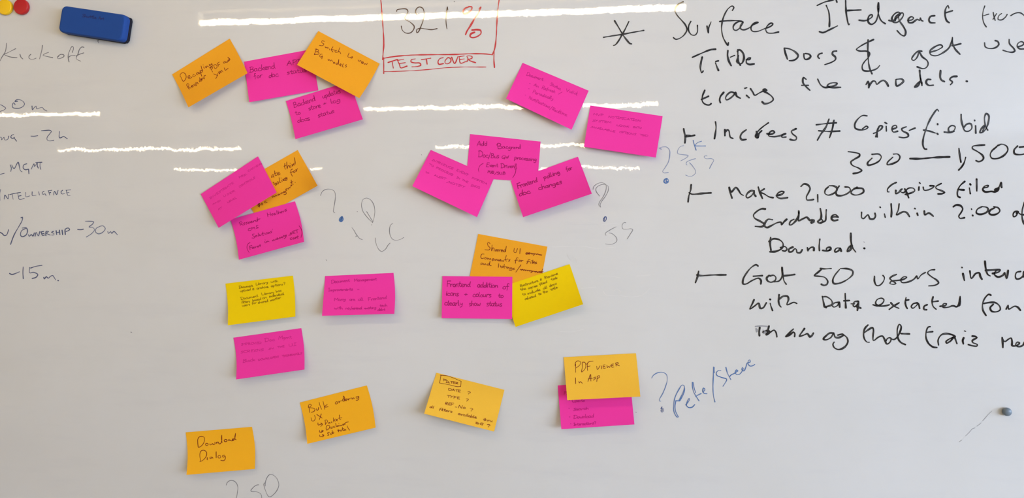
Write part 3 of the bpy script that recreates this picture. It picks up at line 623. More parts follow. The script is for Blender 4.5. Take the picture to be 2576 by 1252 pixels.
  raw="665 165 650 148 635 155 640 190 665 215 655 240 600 240 / 690 180 685 255 700 215 715 225 715 258 / 750 235 735 240 735 258 755 245 755 235 760 262 / 775 235 778 262 782 245 800 240 / 805 255 825 248 815 238 803 252 812 268 832 260 / 850 240 832 255 845 268 858 250 870 195 860 265 / 970 220 968 270 990 275 1010 225 / 1045 225 1040 290 / 1135 275 1115 285 1120 298 1145 290 1155 275 1170 285 1160 297 1145 290 1185 285 1195 300 1210 285 1220 305 1210 312 1235 290 1250 300 1265 290 1280 302 1315 308 / 1118 285 1180 282 1260 296 1318 305 / 590 295 565 295 548 325 560 350 585 345 / 605 335 595 350 610 358 620 345 606 335 / 630 340 632 360 645 345 655 362 668 348 675 368 / 690 355 692 385 / 690 358 712 352 710 370 692 370 / 730 360 722 370 735 375 742 365 730 360 / 750 358 755 375 768 365 775 382 / 785 375 803 370 795 362 783 374 795 388 / 808 375 815 388 828 375 838 388 / 870 310 860 360 870 385 / 840 370 890 355 / 920 360 900 368 915 378 895 385 / 1020 345 1005 340 990 370 985 410 / 975 375 1015 370 / 1035 370 1025 385 1040 390 1048 378 1034 370 / 1055 370 1060 388 1065 375 1082 375 / 1170 365 1150 365 1140 390 1128 418 / 1128 392 1165 390 / 1180 392 1178 412 / 1185 375 1187 377 / 1205 370 1198 415 / 1210 402 1230 395 1218 390 1208 405 1225 415 / 1252 395 1235 402 1255 410 1232 418 / 565 405 548 412 550 428 570 415 572 425 / 580 412 590 430 605 415 615 432 / 645 415 628 425 638 438 655 420 665 385 660 435 680 440 / 775 415 770 462 / 795 440 800 460 / 820 445 808 452 825 460 808 468 / 845 425 838 465 850 470 / 825 450 860 448 / 872 452 870 470 / 885 455 888 475 900 460 910 478 / 935 465 918 470 925 482 942 470 940 495 905 495 / 970 470 955 478 975 485 955 492 / 1055 430 1020 480 990 522 / 1050 485 1060 498 1075 485 1085 500 1100 490 1110 505 1125 495 1140 508 1155 497 1165 512 1180 500 1190 515 1178 530 1200 515 1220 510 1235 522 1250 512 1265 528 1280 515 1300 530 / 1330 480 1310 530 1325 535 / 1290 515 1335 515 / 1045 487 1150 500 1240 515 1325 530"),
N(c=[(1113,694),(1289,696),(1288,802),(1111,800)], lift=(7,7), paper='pink', lay=3,
  label='pink sticky note reading Frontend addition of icons and colours', pen=('wine',1.7), crop=(1100,580,5.008),
  words=[('Frontend',115,705,415,705,36),('addition',505,710,765,715,34),('of',820,735,905,735,36),('icons',105,815,270,820,34),('+',335,820,380,820,26),('colours',445,830,680,835,32),('to',765,840,830,845,30),('clearly',90,940,325,940,34),('show',400,945,545,945,34),('status',620,945,815,950,32)]),
N(c=[(1263,721),(1433,664),(1467,765),(1297,822)], lift=(5,14), paper='yellow', lay=2, bow=(0,0),
  label='yellow sticky note reading Restructure and Rename, right of pink note', pen=('brown',1.15), crop=(1100,580,5.008),
  words=[('Restructure',1045,710,1275,640,18),('&',1295,630,1320,620,18),('Rename',1355,610,1520,550,20),('the',1050,755,1120,740,20),('copies',1145,735,1265,700,18),('filed',1290,690,1385,655,18),('tab',1440,630,1515,600,18),('to',1075,815,1115,805,18),('include',1135,805,1300,750,18),('all',1335,740,1390,720,18),('docs',1415,710,1510,670,18),('related',1105,875,1245,830,20),('to',1280,815,1315,800,18),('the',1335,790,1395,770,18),('title',1430,760,1520,720,18)]),
N(c=[(1098,937),(1269,980),(1243,1085),(1067,1040)], lift=(16,16), paper='amber', lay=1, bow=(0,0),
  label='orange sticky note with boxed word Filter above a list', pen=('maroon',1.2), crop=(1050,920,6.954),
  words=[('F',440,265,500,278,30),('ILTER',500,288,715,322,24),('DATE',535,420,755,462,26),('?',860,485,915,500,36),('TYPE',510,545,745,585,28),('?',835,610,885,625,34),('REF',475,675,635,695,30),('_',655,715,695,722,20),('No',705,730,840,748,28),('?',905,780,965,800,40),('all',210,730,290,740,22),('filters',375,775,612,815,24),('available',705,850,1035,920,24),('thru',1145,955,1310,980,26),('BG',1015,1010,1150,1035,24),('?',1205,1065,1265,1078,34)],
  raw="400 160 520 172 640 215 768 270 / 765 270 762 320 756 362 / 756 358 700 362 560 330 385 298 / 388 298 400 235 412 165"),
N(c=[(1418,898),(1600,888),(1611,997),(1427,1006)], lift=(19,19), paper='amber', lay=2, bow=(0,0),
  label='orange sticky note reading PDF viewer in app, overlapping a pink note', pen=('maroon',1.4), crop=(1380,870,5.443),
  words=[],
  raw="370 245 372 300 372 360 / 362 270 370 225 400 202 435 215 430 255 380 298 / 460 232 462 290 452 355 500 310 510 260 495 222 460 222 / 535 245 530 290 535 335 / 520 250 555 215 610 205 / 530 280 570 272 / 658 275 670 322 705 270 / 725 270 728 312 / 775 255 750 262 752 302 780 300 / 755 280 772 275 / 800 265 805 295 825 275 835 295 850 258 / 890 245 865 250 868 290 895 285 / 868 270 885 265 / 920 235 925 275 / 915 235 950 225 955 240 930 252 970 270 / 370 435 372 515 / 415 485 422 505 440 485 450 500 465 508 / 540 485 575 390 580 480 / 545 450 600 440 / 625 430 620 475 / 618 430 645 425 645 445 622 455 / 670 415 660 485 / 662 415 695 405 698 425 668 445"),
N(c=[(1403,969),(1585,957),(1596,1067),(1412,1079)], lift=(11,13), paper='pink', lay=1, bow=(0,0),
  label='pink sticky note half hidden under the orange PDF note', pen=('fine',1.5), crop=(1380,870,5.443),
  words=[('PDF',205,665,330,655,36),('*',270,755,295,755,20),('Clients',320,770,495,760,26),('*',270,865,295,865,20),('Search',335,885,550,865,22),('*',280,980,300,980,16),('Download',340,995,620,975,30),('*',295,1075,310,1075,14),('Interactions?',345,1090,650,1065,24)]),
N(c=[(754,1012),(923,969),(945,1075),(773,1116)], lift=(12,9), paper='amberdark', lay=1, bow=(3,3),
  label='orange sticky note reading Bulk ordering UX with arrow list', pen=('maroon',1.4), crop=(730,950,6.588),
  words=[],
  raw="310 480 325 575 / 300 490 310 445 335 435 350 455 325 490 380 500 410 520 400 550 350 572 / 435 510 445 540 465 525 470 490 / 480 405 495 460 520 520 / 545 390 560 450 575 520 / 615 440 570 480 590 485 628 475 / 775 395 750 405 750 430 775 430 790 405 770 393 / 805 385 812 415 815 395 855 375 / 895 345 870 355 875 385 900 380 905 340 885 300 885 340 910 380 / 920 372 950 358 938 345 920 360 930 380 / 960 345 968 368 972 350 995 342 / 1010 325 1015 350 / 1030 335 1035 355 1050 330 1065 345 / 1125 310 1095 312 1095 335 1120 335 1135 305 1135 350 1110 372 1092 368 / 345 660 360 710 395 710 415 670 405 620 / 440 605 530 665 / 515 597 485 690 / 460 745 465 780 515 765 535 768 / 510 745 535 770 505 805 / 485 868 490 900 545 880 / 520 868 550 875 520 905 / 490 945 495 975 550 955 / 530 935 560 950 535 980 / 580 705 585 775 / 575 705 600 695 620 720 600 750 580 770 / 650 740 635 745 640 755 660 740 665 750 / 680 735 692 725 688 745 / 715 660 720 730 / 750 680 725 705 750 715 / 765 700 785 690 775 685 765 700 780 712 / 815 615 825 690 840 688 / 795 670 858 658 / 600 800 595 840 605 865 650 830 655 800 630 785 600 800 / 660 815 668 835 / 700 810 685 815 700 830 680 835 / 735 800 715 810 725 825 745 818 / 755 750 765 810 / 790 790 775 800 785 808 800 790 805 800 / 805 755 807 757 / 815 785 820 798 / 830 785 838 795 850 780 860 790 / 870 778 888 770 880 762 870 778 885 785 / 900 755 905 775 915 745 965 728 / 650 900 625 905 620 925 640 930 640 950 615 950 / 665 915 668 935 690 930 690 905 / 695 870 705 925 725 910 715 895 700 905 / 795 850 805 895 / 785 875 825 865 / 840 865 830 880 845 885 855 870 840 862 / 865 820 875 870 890 870 / 855 850 890 838 / 910 850 895 860 905 872 920 855 925 868 / 945 795 965 840 985 865"),
N(c=[(467,1087),(634,1073),(641,1179),(469,1194)], lift=(12,8), paper='amberdark', lay=1, bow=(4,4),
  label='orange sticky note reading Download Dialog at the lower left', pen=('maroon',1.6), crop=(440,1050,7.367),
  words=[],
  raw="432 545 424 470 425 400 450 360 500 345 545 370 550 420 520 490 470 540 437 550 / 480 800 465 740 465 660 490 615 540 605 585 640 585 700 550 760 500 800 462 815 / 590 475 570 485 568 505 590 515 618 500 612 478 585 475 / 645 485 650 505 680 495 700 480 710 500 745 480 740 455 / 770 455 775 480 780 462 800 450 820 485 845 480 868 430 868 325 865 400 875 462 / 930 405 912 425 925 445 955 440 968 420 950 405 925 408 / 1010 400 990 415 1000 430 1025 412 1035 425 1060 430 1085 390 1065 400 1068 425 1100 405 1125 290 1110 360 1118 400 1135 410 / 600 740 598 780 / 680 730 650 735 648 755 680 750 690 730 705 752 / 765 632 765 745 / 820 700 800 715 805 745 835 748 850 725 835 702 815 700 / 920 695 885 700 885 725 910 730 930 710 935 760 905 795 850 790"),
]
# ------------------------------------------------------------------ the room behind the camera
X0, X1, Y0, Z1 = -5.2, 3.4, -7.2, 2.55
M_WALL = simple('painted wall', srgb(214, 200, 172), 0.8, srgb(208, 194, 166), 4)
M_CEIL = simple('ceiling tile', srgb(212, 208, 200), 0.9, srgb(196, 192, 184), 60)
M_CARPET = simple('grey carpet', srgb(172, 158, 138), 0.95, srgb(150, 138, 122), 300)
M_ALU = simple('satin aluminium', srgb(190, 192, 196), 0.35, srgb(180, 182, 186), 90)
M_ALU.node_tree.nodes['Principled BSDF'].inputs['Metallic'].default_value = 0.9
M_WHITE = simple('white enamelled steel', srgb(226, 226, 222), 0.4)
tag(box_obj('floor', (X0, X1, Y0, 0.12, -0.05, 0.0), M_CARPET), kind='structure')
tag(box_obj('ceiling', (X0, X1, Y0, 0.12, Z1, Z1 + 0.05), M_CEIL), kind='structure')
tag(box_obj('wall_back', (X0, X1, 0.02, 0.12, 0, Z1), M_WALL), kind='structure')
tag(box_obj('wall_left', (X0 - 0.1, X0, Y0, 0.12, 0, Z1), M_WALL), kind='structure')
tag(box_obj('wall_front', (X0, X1, Y0 - 0.1, Y0, 0, Z1), M_WALL), kind='structure')
WY0, WY1, WZ0, WZ1 = -5.6, -0.55, 0.85, 2.3        # the window opening in the right wall
bm = bmesh.new()
add_box(bm, X1, X1 + 0.1, Y0, WY0, 0, Z1)
add_box(bm, X1, X1 + 0.1, WY1, 0.12, 0, Z1)
add_box(bm, X1, X1 + 0.1, WY0, WY1, 0, WZ0)
add_box(bm, X1, X1 + 0.1, WY0, WY1, WZ1, Z1)
tag(bm_obj('wall_right', bm, M_WALL), kind='structure')
win = tag(empty('window_1', (X1 + 0.05, (WY0 + WY1) / 2, WZ0)), kind='structure')
n_pane = 4
for i in range(n_pane + 1):
    y = WY0 + (WY1 - WY0) * i / n_pane
    a, b_ = max(WY0, y - 0.025), min(WY1, y + 0.025)
    keep_world(box_obj('window_mullion', (X1 + 0.03, X1 + 0.08, a, b_, WZ0, WZ1), M_WHITE), win)
for z in (WZ0, WZ1 - 0.05):
    keep_world(box_obj('window_rail', (X1 + 0.031, X1 + 0.079, WY0, WY1, z, z + 0.05), M_WHITE), win)
keep_world(box_obj('window_sill', (X1 - 0.08, X1 + 0.1, WY0, WY1, WZ0 - 0.03, WZ0), M_WHITE), win)
pl = bpy.data.lights.new('window portal', 'AREA')
pl.shape = 'RECTANGLE'; pl.size = WZ1 - WZ0; pl.size_y = WY1 - WY0
pl.cycles.is_portal = True
po = bpy.data.objects.new('window_portal', pl)
po.location = (X1 + 0.11, (WY0 + WY1) / 2, (WZ0 + WZ1) / 2)
po.rotation_euler = (0, math.radians(90), 0)
COL.objects.link(po)
tag(box_obj('baseboard_back', (X0, X1, 0.008, 0.02, 0, 0.1), M_WHITE), kind='structure')

# fluorescent strips: four rows, two in each, hung under the ceiling parallel to the board
M_TUBE, nt_, b__ = mat_base('lit tube')
b__.inputs['Base Color'].default_value = (0.9, 0.9, 0.9, 1)
b__.inputs['Emission Color'].default_value = TUBE_COL
b__.inputs['Emission Strength'].default_value = TUBE_POWER


def cyl_x(bm, x0, x1, y, z, r, n=16):
    a = [bm.verts.new((x0, y + r * math.cos(2 * math.pi * i / n), z + r * math.sin(2 * math.pi * i / n))) for i in range(n)]
    b = [bm.verts.new((x1, v.co.y, v.co.z)) for v in a]
    for i in range(n):
        j = (i + 1) % n
        bm.faces.new((a[i], a[j], b[j], b[i]))
    bm.faces.new(a[::-1]); bm.faces.new(b)


M_HOUSE = simple('dulled grey steel', srgb(118, 114, 108), 0.7)
light0 = None
def make_light():
    root = empty('strip_light', (0, 0, 0))
    bm = bmesh.new(); cyl_x(bm, -0.765, 0.765, 0, 0, 0.009)
    bm_obj('tube', bm, M_TUBE, root, True)
    bm = bmesh.new(); add_box(bm, -0.80, 0.80, -0.022, 0.022, 0.035, 0.08, 0.004)
    bm_obj('housing', bm, M_HOUSE, root)
    for s in (-1, 1):
        bm = bmesh.new(); add_box(bm, s * 0.785 - 0.018, s * 0.785 + 0.018, -0.018, 0.018, -0.016, 0.04, 0.003)
        bm_obj('lamp_holder', bm, M_WHITE, root)
        bm = bmesh.new(); add_box(bm, s * 0.5 - 0.006, s * 0.5 + 0.006, -0.006, 0.006, 0.08, Z1 - 2.32)
        bm_obj('hanger', bm, M_WHITE, root)
    return root
for y in (-1.0, -2.65, -4.3, -5.95):
    for x in (-0.575, -3.62):
        if light0 is None:
            light0 = r_ = make_light()
        else:
            r_ = light0.copy(); COL.objects.link(r_)
            for ch in list(light0.children):
                c_ = ch.copy(); COL.objects.link(c_); c_.parent = r_
        r_.location = (x, y, 2.32)
        tag(r_, 'long fluorescent strip light hanging under the ceiling, mirrored as a white streak', 'light', 'ceiling strip lights mirrored in the board')

# ------------------------------------------------------------------ the whiteboard
BX0, BX1, BZ0, BZ1 = -1.75, 1.25, 0.98, 2.22
board = tag(empty('whiteboard', (0, 0, BZ0)), 'large glossy white dry-wipe board covered in marker writing', 'whiteboard')
keep_world(new_obj('writing_surface', [(BX0, 0, BZ0), (BX1, 0, BZ0), (BX1, 0, BZ1), (BX0, 0, BZ1),
           (BX0, 0.018, BZ0), (BX1, 0.018, BZ0), (BX1, 0.018, BZ1), (BX0, 0.018, BZ1)],
           [(0, 1, 2, 3), (7, 6, 5, 4), (0, 4, 5, 1), (1, 5, 6, 2), (2, 6, 7, 3), (3, 7, 4, 0)], M_BOARD), board)
for nm, d in (('frame_rail', (BX0 - .02, BX1 + .02, -.008, .019, BZ1, BZ1 + .02)), ('frame_rail', (BX0 - .02, BX1 + .02, -.008, .019, BZ0 - .02, BZ0)),
              ('frame_rail', (BX0 - .02, BX0, -.008, .019, BZ0, BZ1)), ('frame_rail', (BX1, BX1 + .02, -.008, .019, BZ0, BZ1))):
    keep_world(box_obj(nm, d, M_ALU, bevel=0.002), board)
bm = bmesh.new()
add_box(bm, -0.6, 0.4, -0.07, 0.0, BZ0 - 0.03, BZ0 - 0.021)
add_box(bm, -0.6, 0.4, -0.07, -0.065, BZ0 - 0.021, BZ0 - 0.01)
keep_world(bm_obj('pen_tray', bm, M_ALU), board)

RNG = random.Random(7)


def parse(s, crop):
    x0, y0, z = crop
    out = []
    for st in s.split('/'):
        v = [float(t) for t in st.split()]
        if len(v) >= 4:
            out.append([(x0 + v[i] / z, y0 + v[i + 1] / z) for i in range(0, len(v) - 1, 2)])
    return out


def smooth_line(pts, step):
    """centripetal Catmull-Rom through the points; a doubled point is a corner"""
    segs, cur = [], [pts[0]]
    for p in pts[1:]:
        if math.dist(p, cur[-1]) < 1e-4:
            segs.append(cur); cur = [p]
        else:
            cur.append(p)
    segs.append(cur)
    out = []
    for s in segs:
        if len(s) < 2: continue
        q = [(2 * s[0][0] - s[1][0], 2 * s[0][1] - s[1][1])] + s + [(2 * s[-1][0] - s[-2][0], 2 * s[-1][1] - s[-2][1])]
        line = [s[0]]
        for i in range(1, len(q) - 2):
            p0, p1, p2, p3 = q[i - 1:i + 3]
            n = max(1, min(14, int(math.dist(p1, p2) / step + 0.5)))
            t = [0.0]
            for a, b in ((p0, p1), (p1, p2), (p2, p3)):
                t.append(t[-1] + max(1e-3, math.dist(a, b)) ** 0.5)
            for k in range(1, n + 1):
                u = t[1] + (t[2] - t[1]) * k / n
                L = lambda a, b, ta, tb: tuple(a[j] * (tb - u) / (tb - ta) + b[j] * (u - ta) / (tb - ta) for j in (0, 1))
                A1, A2, A3 = L(p0, p1, t[0], t[1]), L(p1, p2, t[1], t[2]), L(p2, p3, t[2], t[3])
                B1, B2 = L(A1, A2, t[0], t[2]), L(A2, A3, t[1], t[3])
                line.append(L(B1, B2, t[1], t[2]))
        out.append(line)
    return out


def ink_mesh(strokes, width, to_world, step=2.5, press=0.22):
    """flat ribbons along pen strokes (photo px) laid on a surface by to_world(x, y, lift)"""
    V, F, UV = [], [], []
    lift = 0.0
    for st in strokes:
        for line in smooth_line(st, step):
            lift = (lift + 0.000012) % 0.00012
            n = len(line)
            if n < 2: continue
            ph, ph2 = RNG.random() * 6.3, RNG.random() * 6.3
            acc, rows = 0.0, []
            for i, p in enumerate(line):
                a, b = line[max(0, i - 1)], line[min(n - 1, i + 1)]
                dx, dy = b[0] - a[0], b[1] - a[1]
                L = math.hypot(dx, dy) or 1.0
                nx, ny = -dy / L, dx / L
                if i: acc += math.dist(line[i - 1], p)
                w = width / 2 * (1 + press * math.sin(acc * 0.09 + ph) + press * 0.6 * math.sin(acc * 0.23 + ph2))
                sharp = False
                if 0 < i < n - 1:
                    c1, c2 = math.atan2(p[1] - a[1], p[0] - a[0]), math.atan2(b[1] - p[1], b[0] - p[0])
                    sharp = abs((c2 - c1 + math.pi) % (2 * math.pi) - math.pi) > 0.9
                rows.append((p, nx, ny, w, sharp))
            base = len(V)
            for (p, nx, ny, w, _) in rows:
                V.append(to_world(p[0] + nx * w, p[1] + ny * w, lift)); UV.append((0, 0))
                V.append(to_world(p[0] - nx * w, p[1] - ny * w, lift)); UV.append((1, 0))
            for i in range(n - 1):
                k = base + 2 * i
                F.append((k, k + 1, k + 3, k + 2))
            for i, (p, nx, ny, w, sharp) in enumerate(rows):
                if i in (0, n - 1) or sharp:
                    k = len(V); m = 8
                    for j in range(m):
                        t = 2 * math.pi * j / m
                        V.append(to_world(p[0] + w * math.cos(t), p[1] + w * math.sin(t), lift + 0.000004)); UV.append((0.05, 0))
                    F.append(tuple(range(k, k + m)))
    return V, F, UV


def orient(V, F):
    """faces look out of the board, towards -y"""
    out = []
    for f in F:
        a, b, c = V[f[0]], V[f[1]], V[f[2]]
        nrm = (b - a).cross(c - a)
        if nrm.length < 1e-14 and len(f) > 3:
            nrm = (c - a).cross(V[f[3]] - a)
        out.append(f if nrm.y < 0 else tuple(reversed(f)))
    return out


INK_WORD = {'black': 'black marker', 'smudge': 'smudged grey', 'red': 'red marker', 'brown': 'dark brown marker', 'blue': 'blue marker',
            'bluedark': 'dark blue marker', 'faintblue': 'pale blue marker', 'bluedim': 'blue grey marker', 'bluefaint': 'dry blue marker', 'faint': 'dry faint grey marker', 'residue': 'pale wiped-off'}
for (ink, w, x0, y0, z, what, s) in BOARD_INK:
    V, F, UV = ink_mesh(parse(s, (x0, y0, z)), w * (0.8 if ink in ('faint', 'bluedark', 'faintblue') else 0.93), lambda x, y, l: pix(x, y, 0.00025 + l))
    o = new_obj('handwriting', V, orient(V, F), INK[ink], uvs=UV)
    keep_world(o, board)
    o['label'] = INK_WORD[ink] + ' ' + what


# ------------------------------------------------------------------ sticky notes
def lerp2(c, u, v):
    (ax, ay), (bx, by), (cx, cy), (dx, dy) = c
    return ((1 - u) * (1 - v) * ax + u * (1 - v) * bx + u * v * cx + (1 - u) * v * dx,
            (1 - u) * (1 - v) * ay + u * (1 - v) * by + u * v * cy + (1 - u) * v * dy)


def curl(v):
    return 0.0 if v < 0.12 else ((v - 0.12) / 0.88) ** 1.55


def note_uv(c, x, y):
    u = v = 0.5
    for _ in range(12):
        px, py = lerp2(c, u, v)
        ux, uy = (1 - v) * (c[1][0] - c[0][0]) + v * (c[2][0] - c[3][0]), (1 - v) * (c[1][1] - c[0][1]) + v * (c[2][1] - c[3][1])
        vx, vy = (1 - u) * (c[3][0] - c[0][0]) + u * (c[2][0] - c[1][0]), (1 - u) * (c[3][1] - c[0][1]) + u * (c[2][1] - c[1][1])
        det = ux * vy - uy * vx
        ex, ey = x - px, y - py
        u += (ex * vy - ey * vx) / det
        v += (ux * ey - uy * ex) / det
    return u, v


def height(nt_, u, v):
    l, r = nt_['lift']
    u_, v_ = min(1, max(0, u)), min(1, max(0, v))
    k = l + (r - l) * u_ ** nt_.get('upow', 1)
    # a slight belly between the two free corners
    return 0.0005 * nt_['lay'] + 0.00135 * (k * curl(v_) * (1 - 0.10 * math.sin(math.pi * u_)))


def text_strokes(word, x0, y0, x1, y1, xh, rnd, shrink=1.0):
    keys = list(word)
    W = sum(GLYPH[k][0] for k in keys)
    L = math.hypot(x1 - x0, y1 - y0)
    ux, uy = (x1 - x0) / L, (y1 - y0) / L
    sx, sy = L / W, xh / 10.0 * shrink
    caps = word.isupper() and len(word) > 1
    if all(ch in 'ABCDEFGHIJKLMNOPQRSTUVWXYZ-/\'?_' for ch in word): sy = shrink ** 0.5 * xh / 14.0 if caps or len(word) == 1 else sy
    out, pen = [], 0.0
    for i, k in enumerate(keys):
        adv, s = GLYPH[k]
        dy, sc, sh = rnd.uniform(-0.6, 0.6), rnd.uniform(0.9, 1.12), rnd.uniform(-0.03, 0.12)
        for st in s.split('/'):
            v = [float(t) for t in st.split()]
            pts = []
            for j in range(0, len(v) - 1, 2):
                gx, gy = v[j] + sh * v[j + 1], v[j + 1] * sc + dy
                if j and v[j] == v[j - 2] and v[j + 1] == v[j - 1]:
                    pts.append(pts[-1]); continue
                gx += rnd.uniform(-0.35, 0.35); gy += rnd.uniform(-0.35, 0.35)
                X, Y = (pen + gx) * sx, gy * sy
                pts.append((x0 + ux * X + uy * Y, y0 + uy * X - ux * Y))
            if len(pts) > 1: out.append(pts)
        pen += adv
    return out


def build_note(nd, idx):
    c = nd['c']
    bow = nd.get('bow', (0, 0))
    nu, nv = 14, 14
    root_p = pix(*lerp2(c, 0.5, 0.05), 0.0)
    T = 0.00018

    def surf(u, v, extra=0.0):
        x, y = lerp2(c, u, v)
        k = math.sin(math.pi * min(1, max(0, v))) * (bow[0] * (1 - u) + bow[1] * u)
        L = math.dist(c[0], c[1])
        x += k * (c[1][0] - c[0][0]) / L; y += k * (c[1][1] - c[0][1]) / L
        return pix(x, y, height(nd, u, v) + extra)
    V = [surf(i / nu, j / nv, T) for j in range(nv + 1) for i in range(nu + 1)]
    V += [surf(i / nu, j / nv, 0) for j in range(nv + 1) for i in range(nu + 1)]
    N1 = (nu + 1) * (nv + 1)
    F = []
    for j in range(nv):
        for i in range(nu):
            a = j * (nu + 1) + i
            F.append((a, a + nu + 1, a + nu + 2, a + 1))
            F.append((N1 + a, N1 + a + 1, N1 + a + nu + 2, N1 + a + nu + 1))
    rim = [i for i in range(nu + 1)] + [j * (nu + 1) + nu for j in range(1, nv + 1)] + [nv * (nu + 1) + i for i in range(nu - 1, -1, -1)] + [j * (nu + 1) for j in range(nv - 1, 0, -1)]
    for k in range(len(rim)):
        a, b = rim[k], rim[(k + 1) % len(rim)]
        q = len(V)
        V += [V[a], V[b], V[N1 + b], V[N1 + a]]
        F.append((q, q + 1, q + 2, q + 3))
    root = empty('sticky_note', root_p)
    tag(root, nd['label'], 'sticky note', 'sticky notes on the whiteboard')
    sheet = new_obj('paper_sheet', V, F, PAPER[nd['paper']], smooth=True)
    keep_world(sheet, root)
    # writing
    rnd = random.Random(100 + idx)
    x0, y0, z = nd['crop']
    strokes = []
    for (wd, a, b, c_, d, xh) in nd['words']:
        strokes += [[(x0 + p[0] / z, y0 + p[1] / z) for p in st] for st in text_strokes(wd, a, b, c_, d, xh, rnd, {'fine': 0.8, 'brown': 0.85}.get(nd['pen'][0], 1.0))]
    if nd.get('raw'):
        strokes += parse(nd['raw'], nd['crop'])
    pen, w = nd['pen']

    def put(x, y, l):
        u, v = note_uv(c, x, y)
        return pix(x, y, height(nd, u, v) + T + 0.00012 + l)
    V, F, UV = ink_mesh(strokes, w, put, step=1.3, press=0.12)
    keep_world(new_obj('handwriting', V, orient(V, F), PEN[pen], uvs=UV), root)
    return root


for i, nd in enumerate(NOTES):
    build_note(nd, i)


# ------------------------------------------------------------------ magnets
def lathe(name, prof, loc, mat, parent=None, n=48):
    """profile (radius, height off the board) turned about the board's normal"""
    V, F = [], []
    for (r, h) in prof:
        for i in range(n):
            t = 2 * math.pi * i / n
            V.append(Vector((r * math.cos(t), -h, r * math.sin(t))))
    for k in range(len(prof) - 1):
        for i in range(n):
            j = (i + 1) % n
            F.append((k * n + i, k * n + j, (k + 1) * n + j, (k + 1) * n + i))
    F.append(tuple(range(n))[::-1]); F.append(tuple((len(prof) - 1) * n + i for i in range(n)))
    o = new_obj(name, V, F, mat, parent, smooth=True)
    me = o.data
    bm = bmesh.new(); bm.from_mesh(me); bmesh.ops.recalc_face_normals(bm, faces=bm.faces); bm.to_mesh(me); bm.free()
    o.location = loc
    return o


def plastic(name, col, rough=0.4):
    m, nt, b = mat_base(name)
    nz = noise(nt, 40, 3)
    c2 = tuple(x * 0.9 for x in col[:3]) + (1,)
    nt.links.new(mix(nt, nz.outputs['Fac'], col, c2), b.inputs['Base Color'])
    b.inputs['Roughness'].default_value = rough
    return m


M_STEEL = simple('dark magnet', srgb(60, 60, 62), 0.4)
def disc_magnet(px, py, R, mat, label):
    H = 0.0075
    p = pix(px, py, H)
    root = tag(empty('disc_magnet', (p.x, 0, p.z)), label, 'magnet')
    lathe('cap', [(R * 0.97, 0.0006), (R, 0.0016), (R, H - 0.0014), (R - 0.0003, H - 0.0005), (R - 0.001, H), (R * 0.9, H + 0.0001), (0.0005, H + 0.0004)], (0, 0, 0), mat, root)
    lathe('magnet_core', [(R * 0.8, 0.0001), (R * 0.8, 0.0012)], (0, 0, 0), M_STEEL, root)
disc_magnet(10, 17, 0.0148, plastic('yellow plastic', srgb(250, 200, 8)), 'round yellow magnet cut by the top left corner of the picture')
disc_magnet(51, 16, 0.0150, plastic('red plastic', srgb(190, 18, 30)), 'round red magnet beside the yellow one, left of the blue eraser')
p = pix(2535, 1036, 0.007)
root = tag(empty('push_magnet', (p.x, 0, p.z)), 'small grey push magnet with a rounded head, alone at the lower right', 'magnet')
M_GREY = plastic('grey plastic', srgb(112, 126, 138), 0.35)
lathe('knob', [(0.0058, 0.0012), (0.0065, 0.0020), (0.0068, 0.0050), (0.0064, 0.0072), (0.0050, 0.0086), (0.0026, 0.0093), (0.0003, 0.0095)], (0, 0, 0), M_GREY, root, 48)
lathe('base', [(0.0050, 0.0002), (0.0054, 0.0006), (0.0054, 0.0013)], (0, 0, 0), M_STEEL, root)

# ------------------------------------------------------------------ board eraser
H_E = 0.024
cs = [pix(x, y, H_E) for x, y in ((152, 14), (311, 35), (313, 106), (147, 78))]
ec = sum(cs, Vector()) / 4
ux = ((cs[1] - cs[0]) + (cs[2] - cs[3])).normalized(); ux.y = 0; ux.normalize()
uz = Vector((-ux.z, 0, ux.x))
LX = ((cs[1] - cs[0]).length + (cs[2] - cs[3]).length) / 2
LZ = ((cs[0] - cs[3]).length + (cs[1] - cs[2]).length) / 2
EROT = math.atan2(ux.z, ux.x)


def rrect(lx, lz, r, n=6):
    pts = []
    for (sx, sz, a0) in ((1, 1, 0), (-1, 1, 90), (-1, -1, 180), (1, -1, 270)):
        for i in range(n + 1):
            t = math.radians(a0 + 90 * i / n)
            pts.append((sx * (lx / 2 - r) + r * math.cos(t), sz * (lz / 2 - r) + r * math.sin(t)))
    return pts


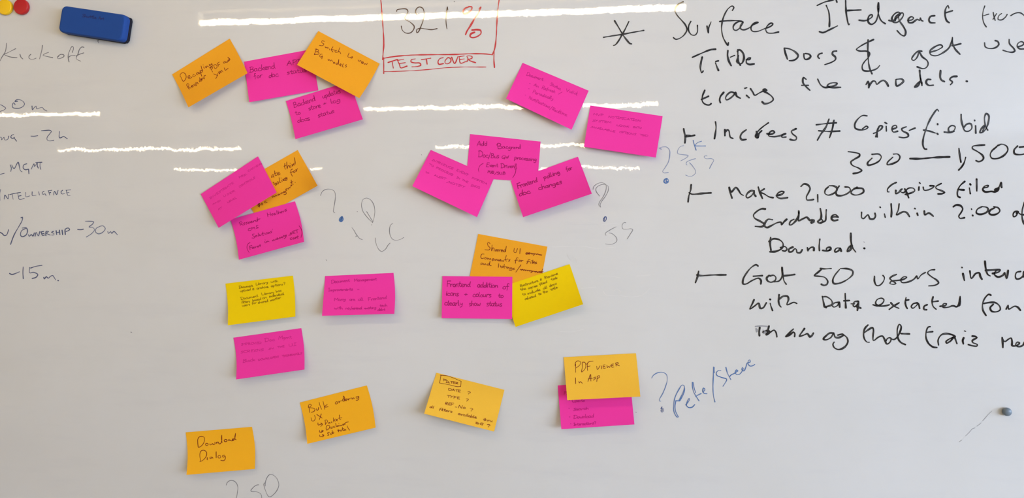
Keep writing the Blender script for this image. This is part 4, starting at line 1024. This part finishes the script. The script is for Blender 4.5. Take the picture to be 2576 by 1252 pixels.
def rprism(name, layers, mat, parent, wob=0.0, n=6):
    """stack of rounded rectangles: (length, width, corner radius, height off the board)"""
    V, F = [], []
    m = None
    rr = random.Random(3)
    for (lx, lz, r, h) in layers:
        P = rrect(lx, lz, r, n)
        m = len(P)
        for (x, z) in P:
            V.append(Vector((x + rr.uniform(-wob, wob), -h, z + rr.uniform(-wob, wob))))
    for k in range(len(layers) - 1):
        for i in range(m):
            j = (i + 1) % m
            F.append((k * m + i, k * m + j, (k + 1) * m + j, (k + 1) * m + i))
    F.append(tuple(range(m))[::-1]); F.append(tuple((len(layers) - 1) * m + i for i in range(m)))
    o = new_obj(name, V, F, mat, parent, smooth=False)
    bm = bmesh.new(); bm.from_mesh(o.data); bmesh.ops.recalc_face_normals(bm, faces=bm.faces); bm.to_mesh(o.data); bm.free()
    return o


er = tag(empty('board_eraser', (ec.x, 0, ec.z)), 'blue board eraser with a dark felt pad under its right end', 'eraser')
er['label'] = 'blue rounded board eraser with dark felt underside, stuck on top left'
er.rotation_euler = (0, -EROT, 0)
M_FOAM = plastic('blue foam', srgb(6, 66, 146), 0.8)
M_FELT = simple('dark blue felt', srgb(18, 20, 44), 0.95, srgb(8, 8, 20), 400)
rprism('felt_pad', [(LX * .985, LZ * .97, .008, .0004), (LX * 1.0, LZ * .99, .009, .002), (LX * 1.0, LZ * .99, .009, .0075), (LX * .98, LZ * .97, .009, .0095)], M_FELT, er, 0.0006, 8)
rprism('grip', [(LX * .99, LZ * .98, .009, .009), (LX * 1.005, LZ * 1.0, .010, .011), (LX * 1.005, LZ * 1.0, .010, .0185), (LX * .99, LZ * .985, .0095, .0215),
                (LX * .965, LZ * .95, .009, .0235), (LX * .93, LZ * .90, .008, H_E)], M_FOAM, er)
# printed lettering on the face, in the eraser's own frame
M_PRINT = simple('dark blue print', srgb(8, 22, 92), 0.6)
rl = random.Random(1)
st = []
for (wd, a, b) in (('Shuttle', -0.0215, 0.0085), ('Art', 0.0125, 0.0245)):
    keys = list(wd); W = sum(GLYPH[k][0] for k in keys); sx = (b - a) / W; pen = 0
    for k in keys:
        adv, s = GLYPH[k]
        for t in s.split('/'):
            v = [float(q) for q in t.split()]
            pts = [((a + (pen + v[j]) * sx) * 1000 * 1.0, -(0.0090 + v[j + 1] * 0.00030) * 1000) for j in range(0, len(v) - 1, 2)]
            if len(pts) > 1: st.append(pts)
        pen += adv
V, F, UV = ink_mesh(st, 0.9, lambda x, y, l: Vector((x / 1000, -H_E - 0.0001 - l, -y / 1000)), step=0.8, press=0.05)
new_obj('lettering', V, orient(V, F), M_PRINT, er, uvs=UV)
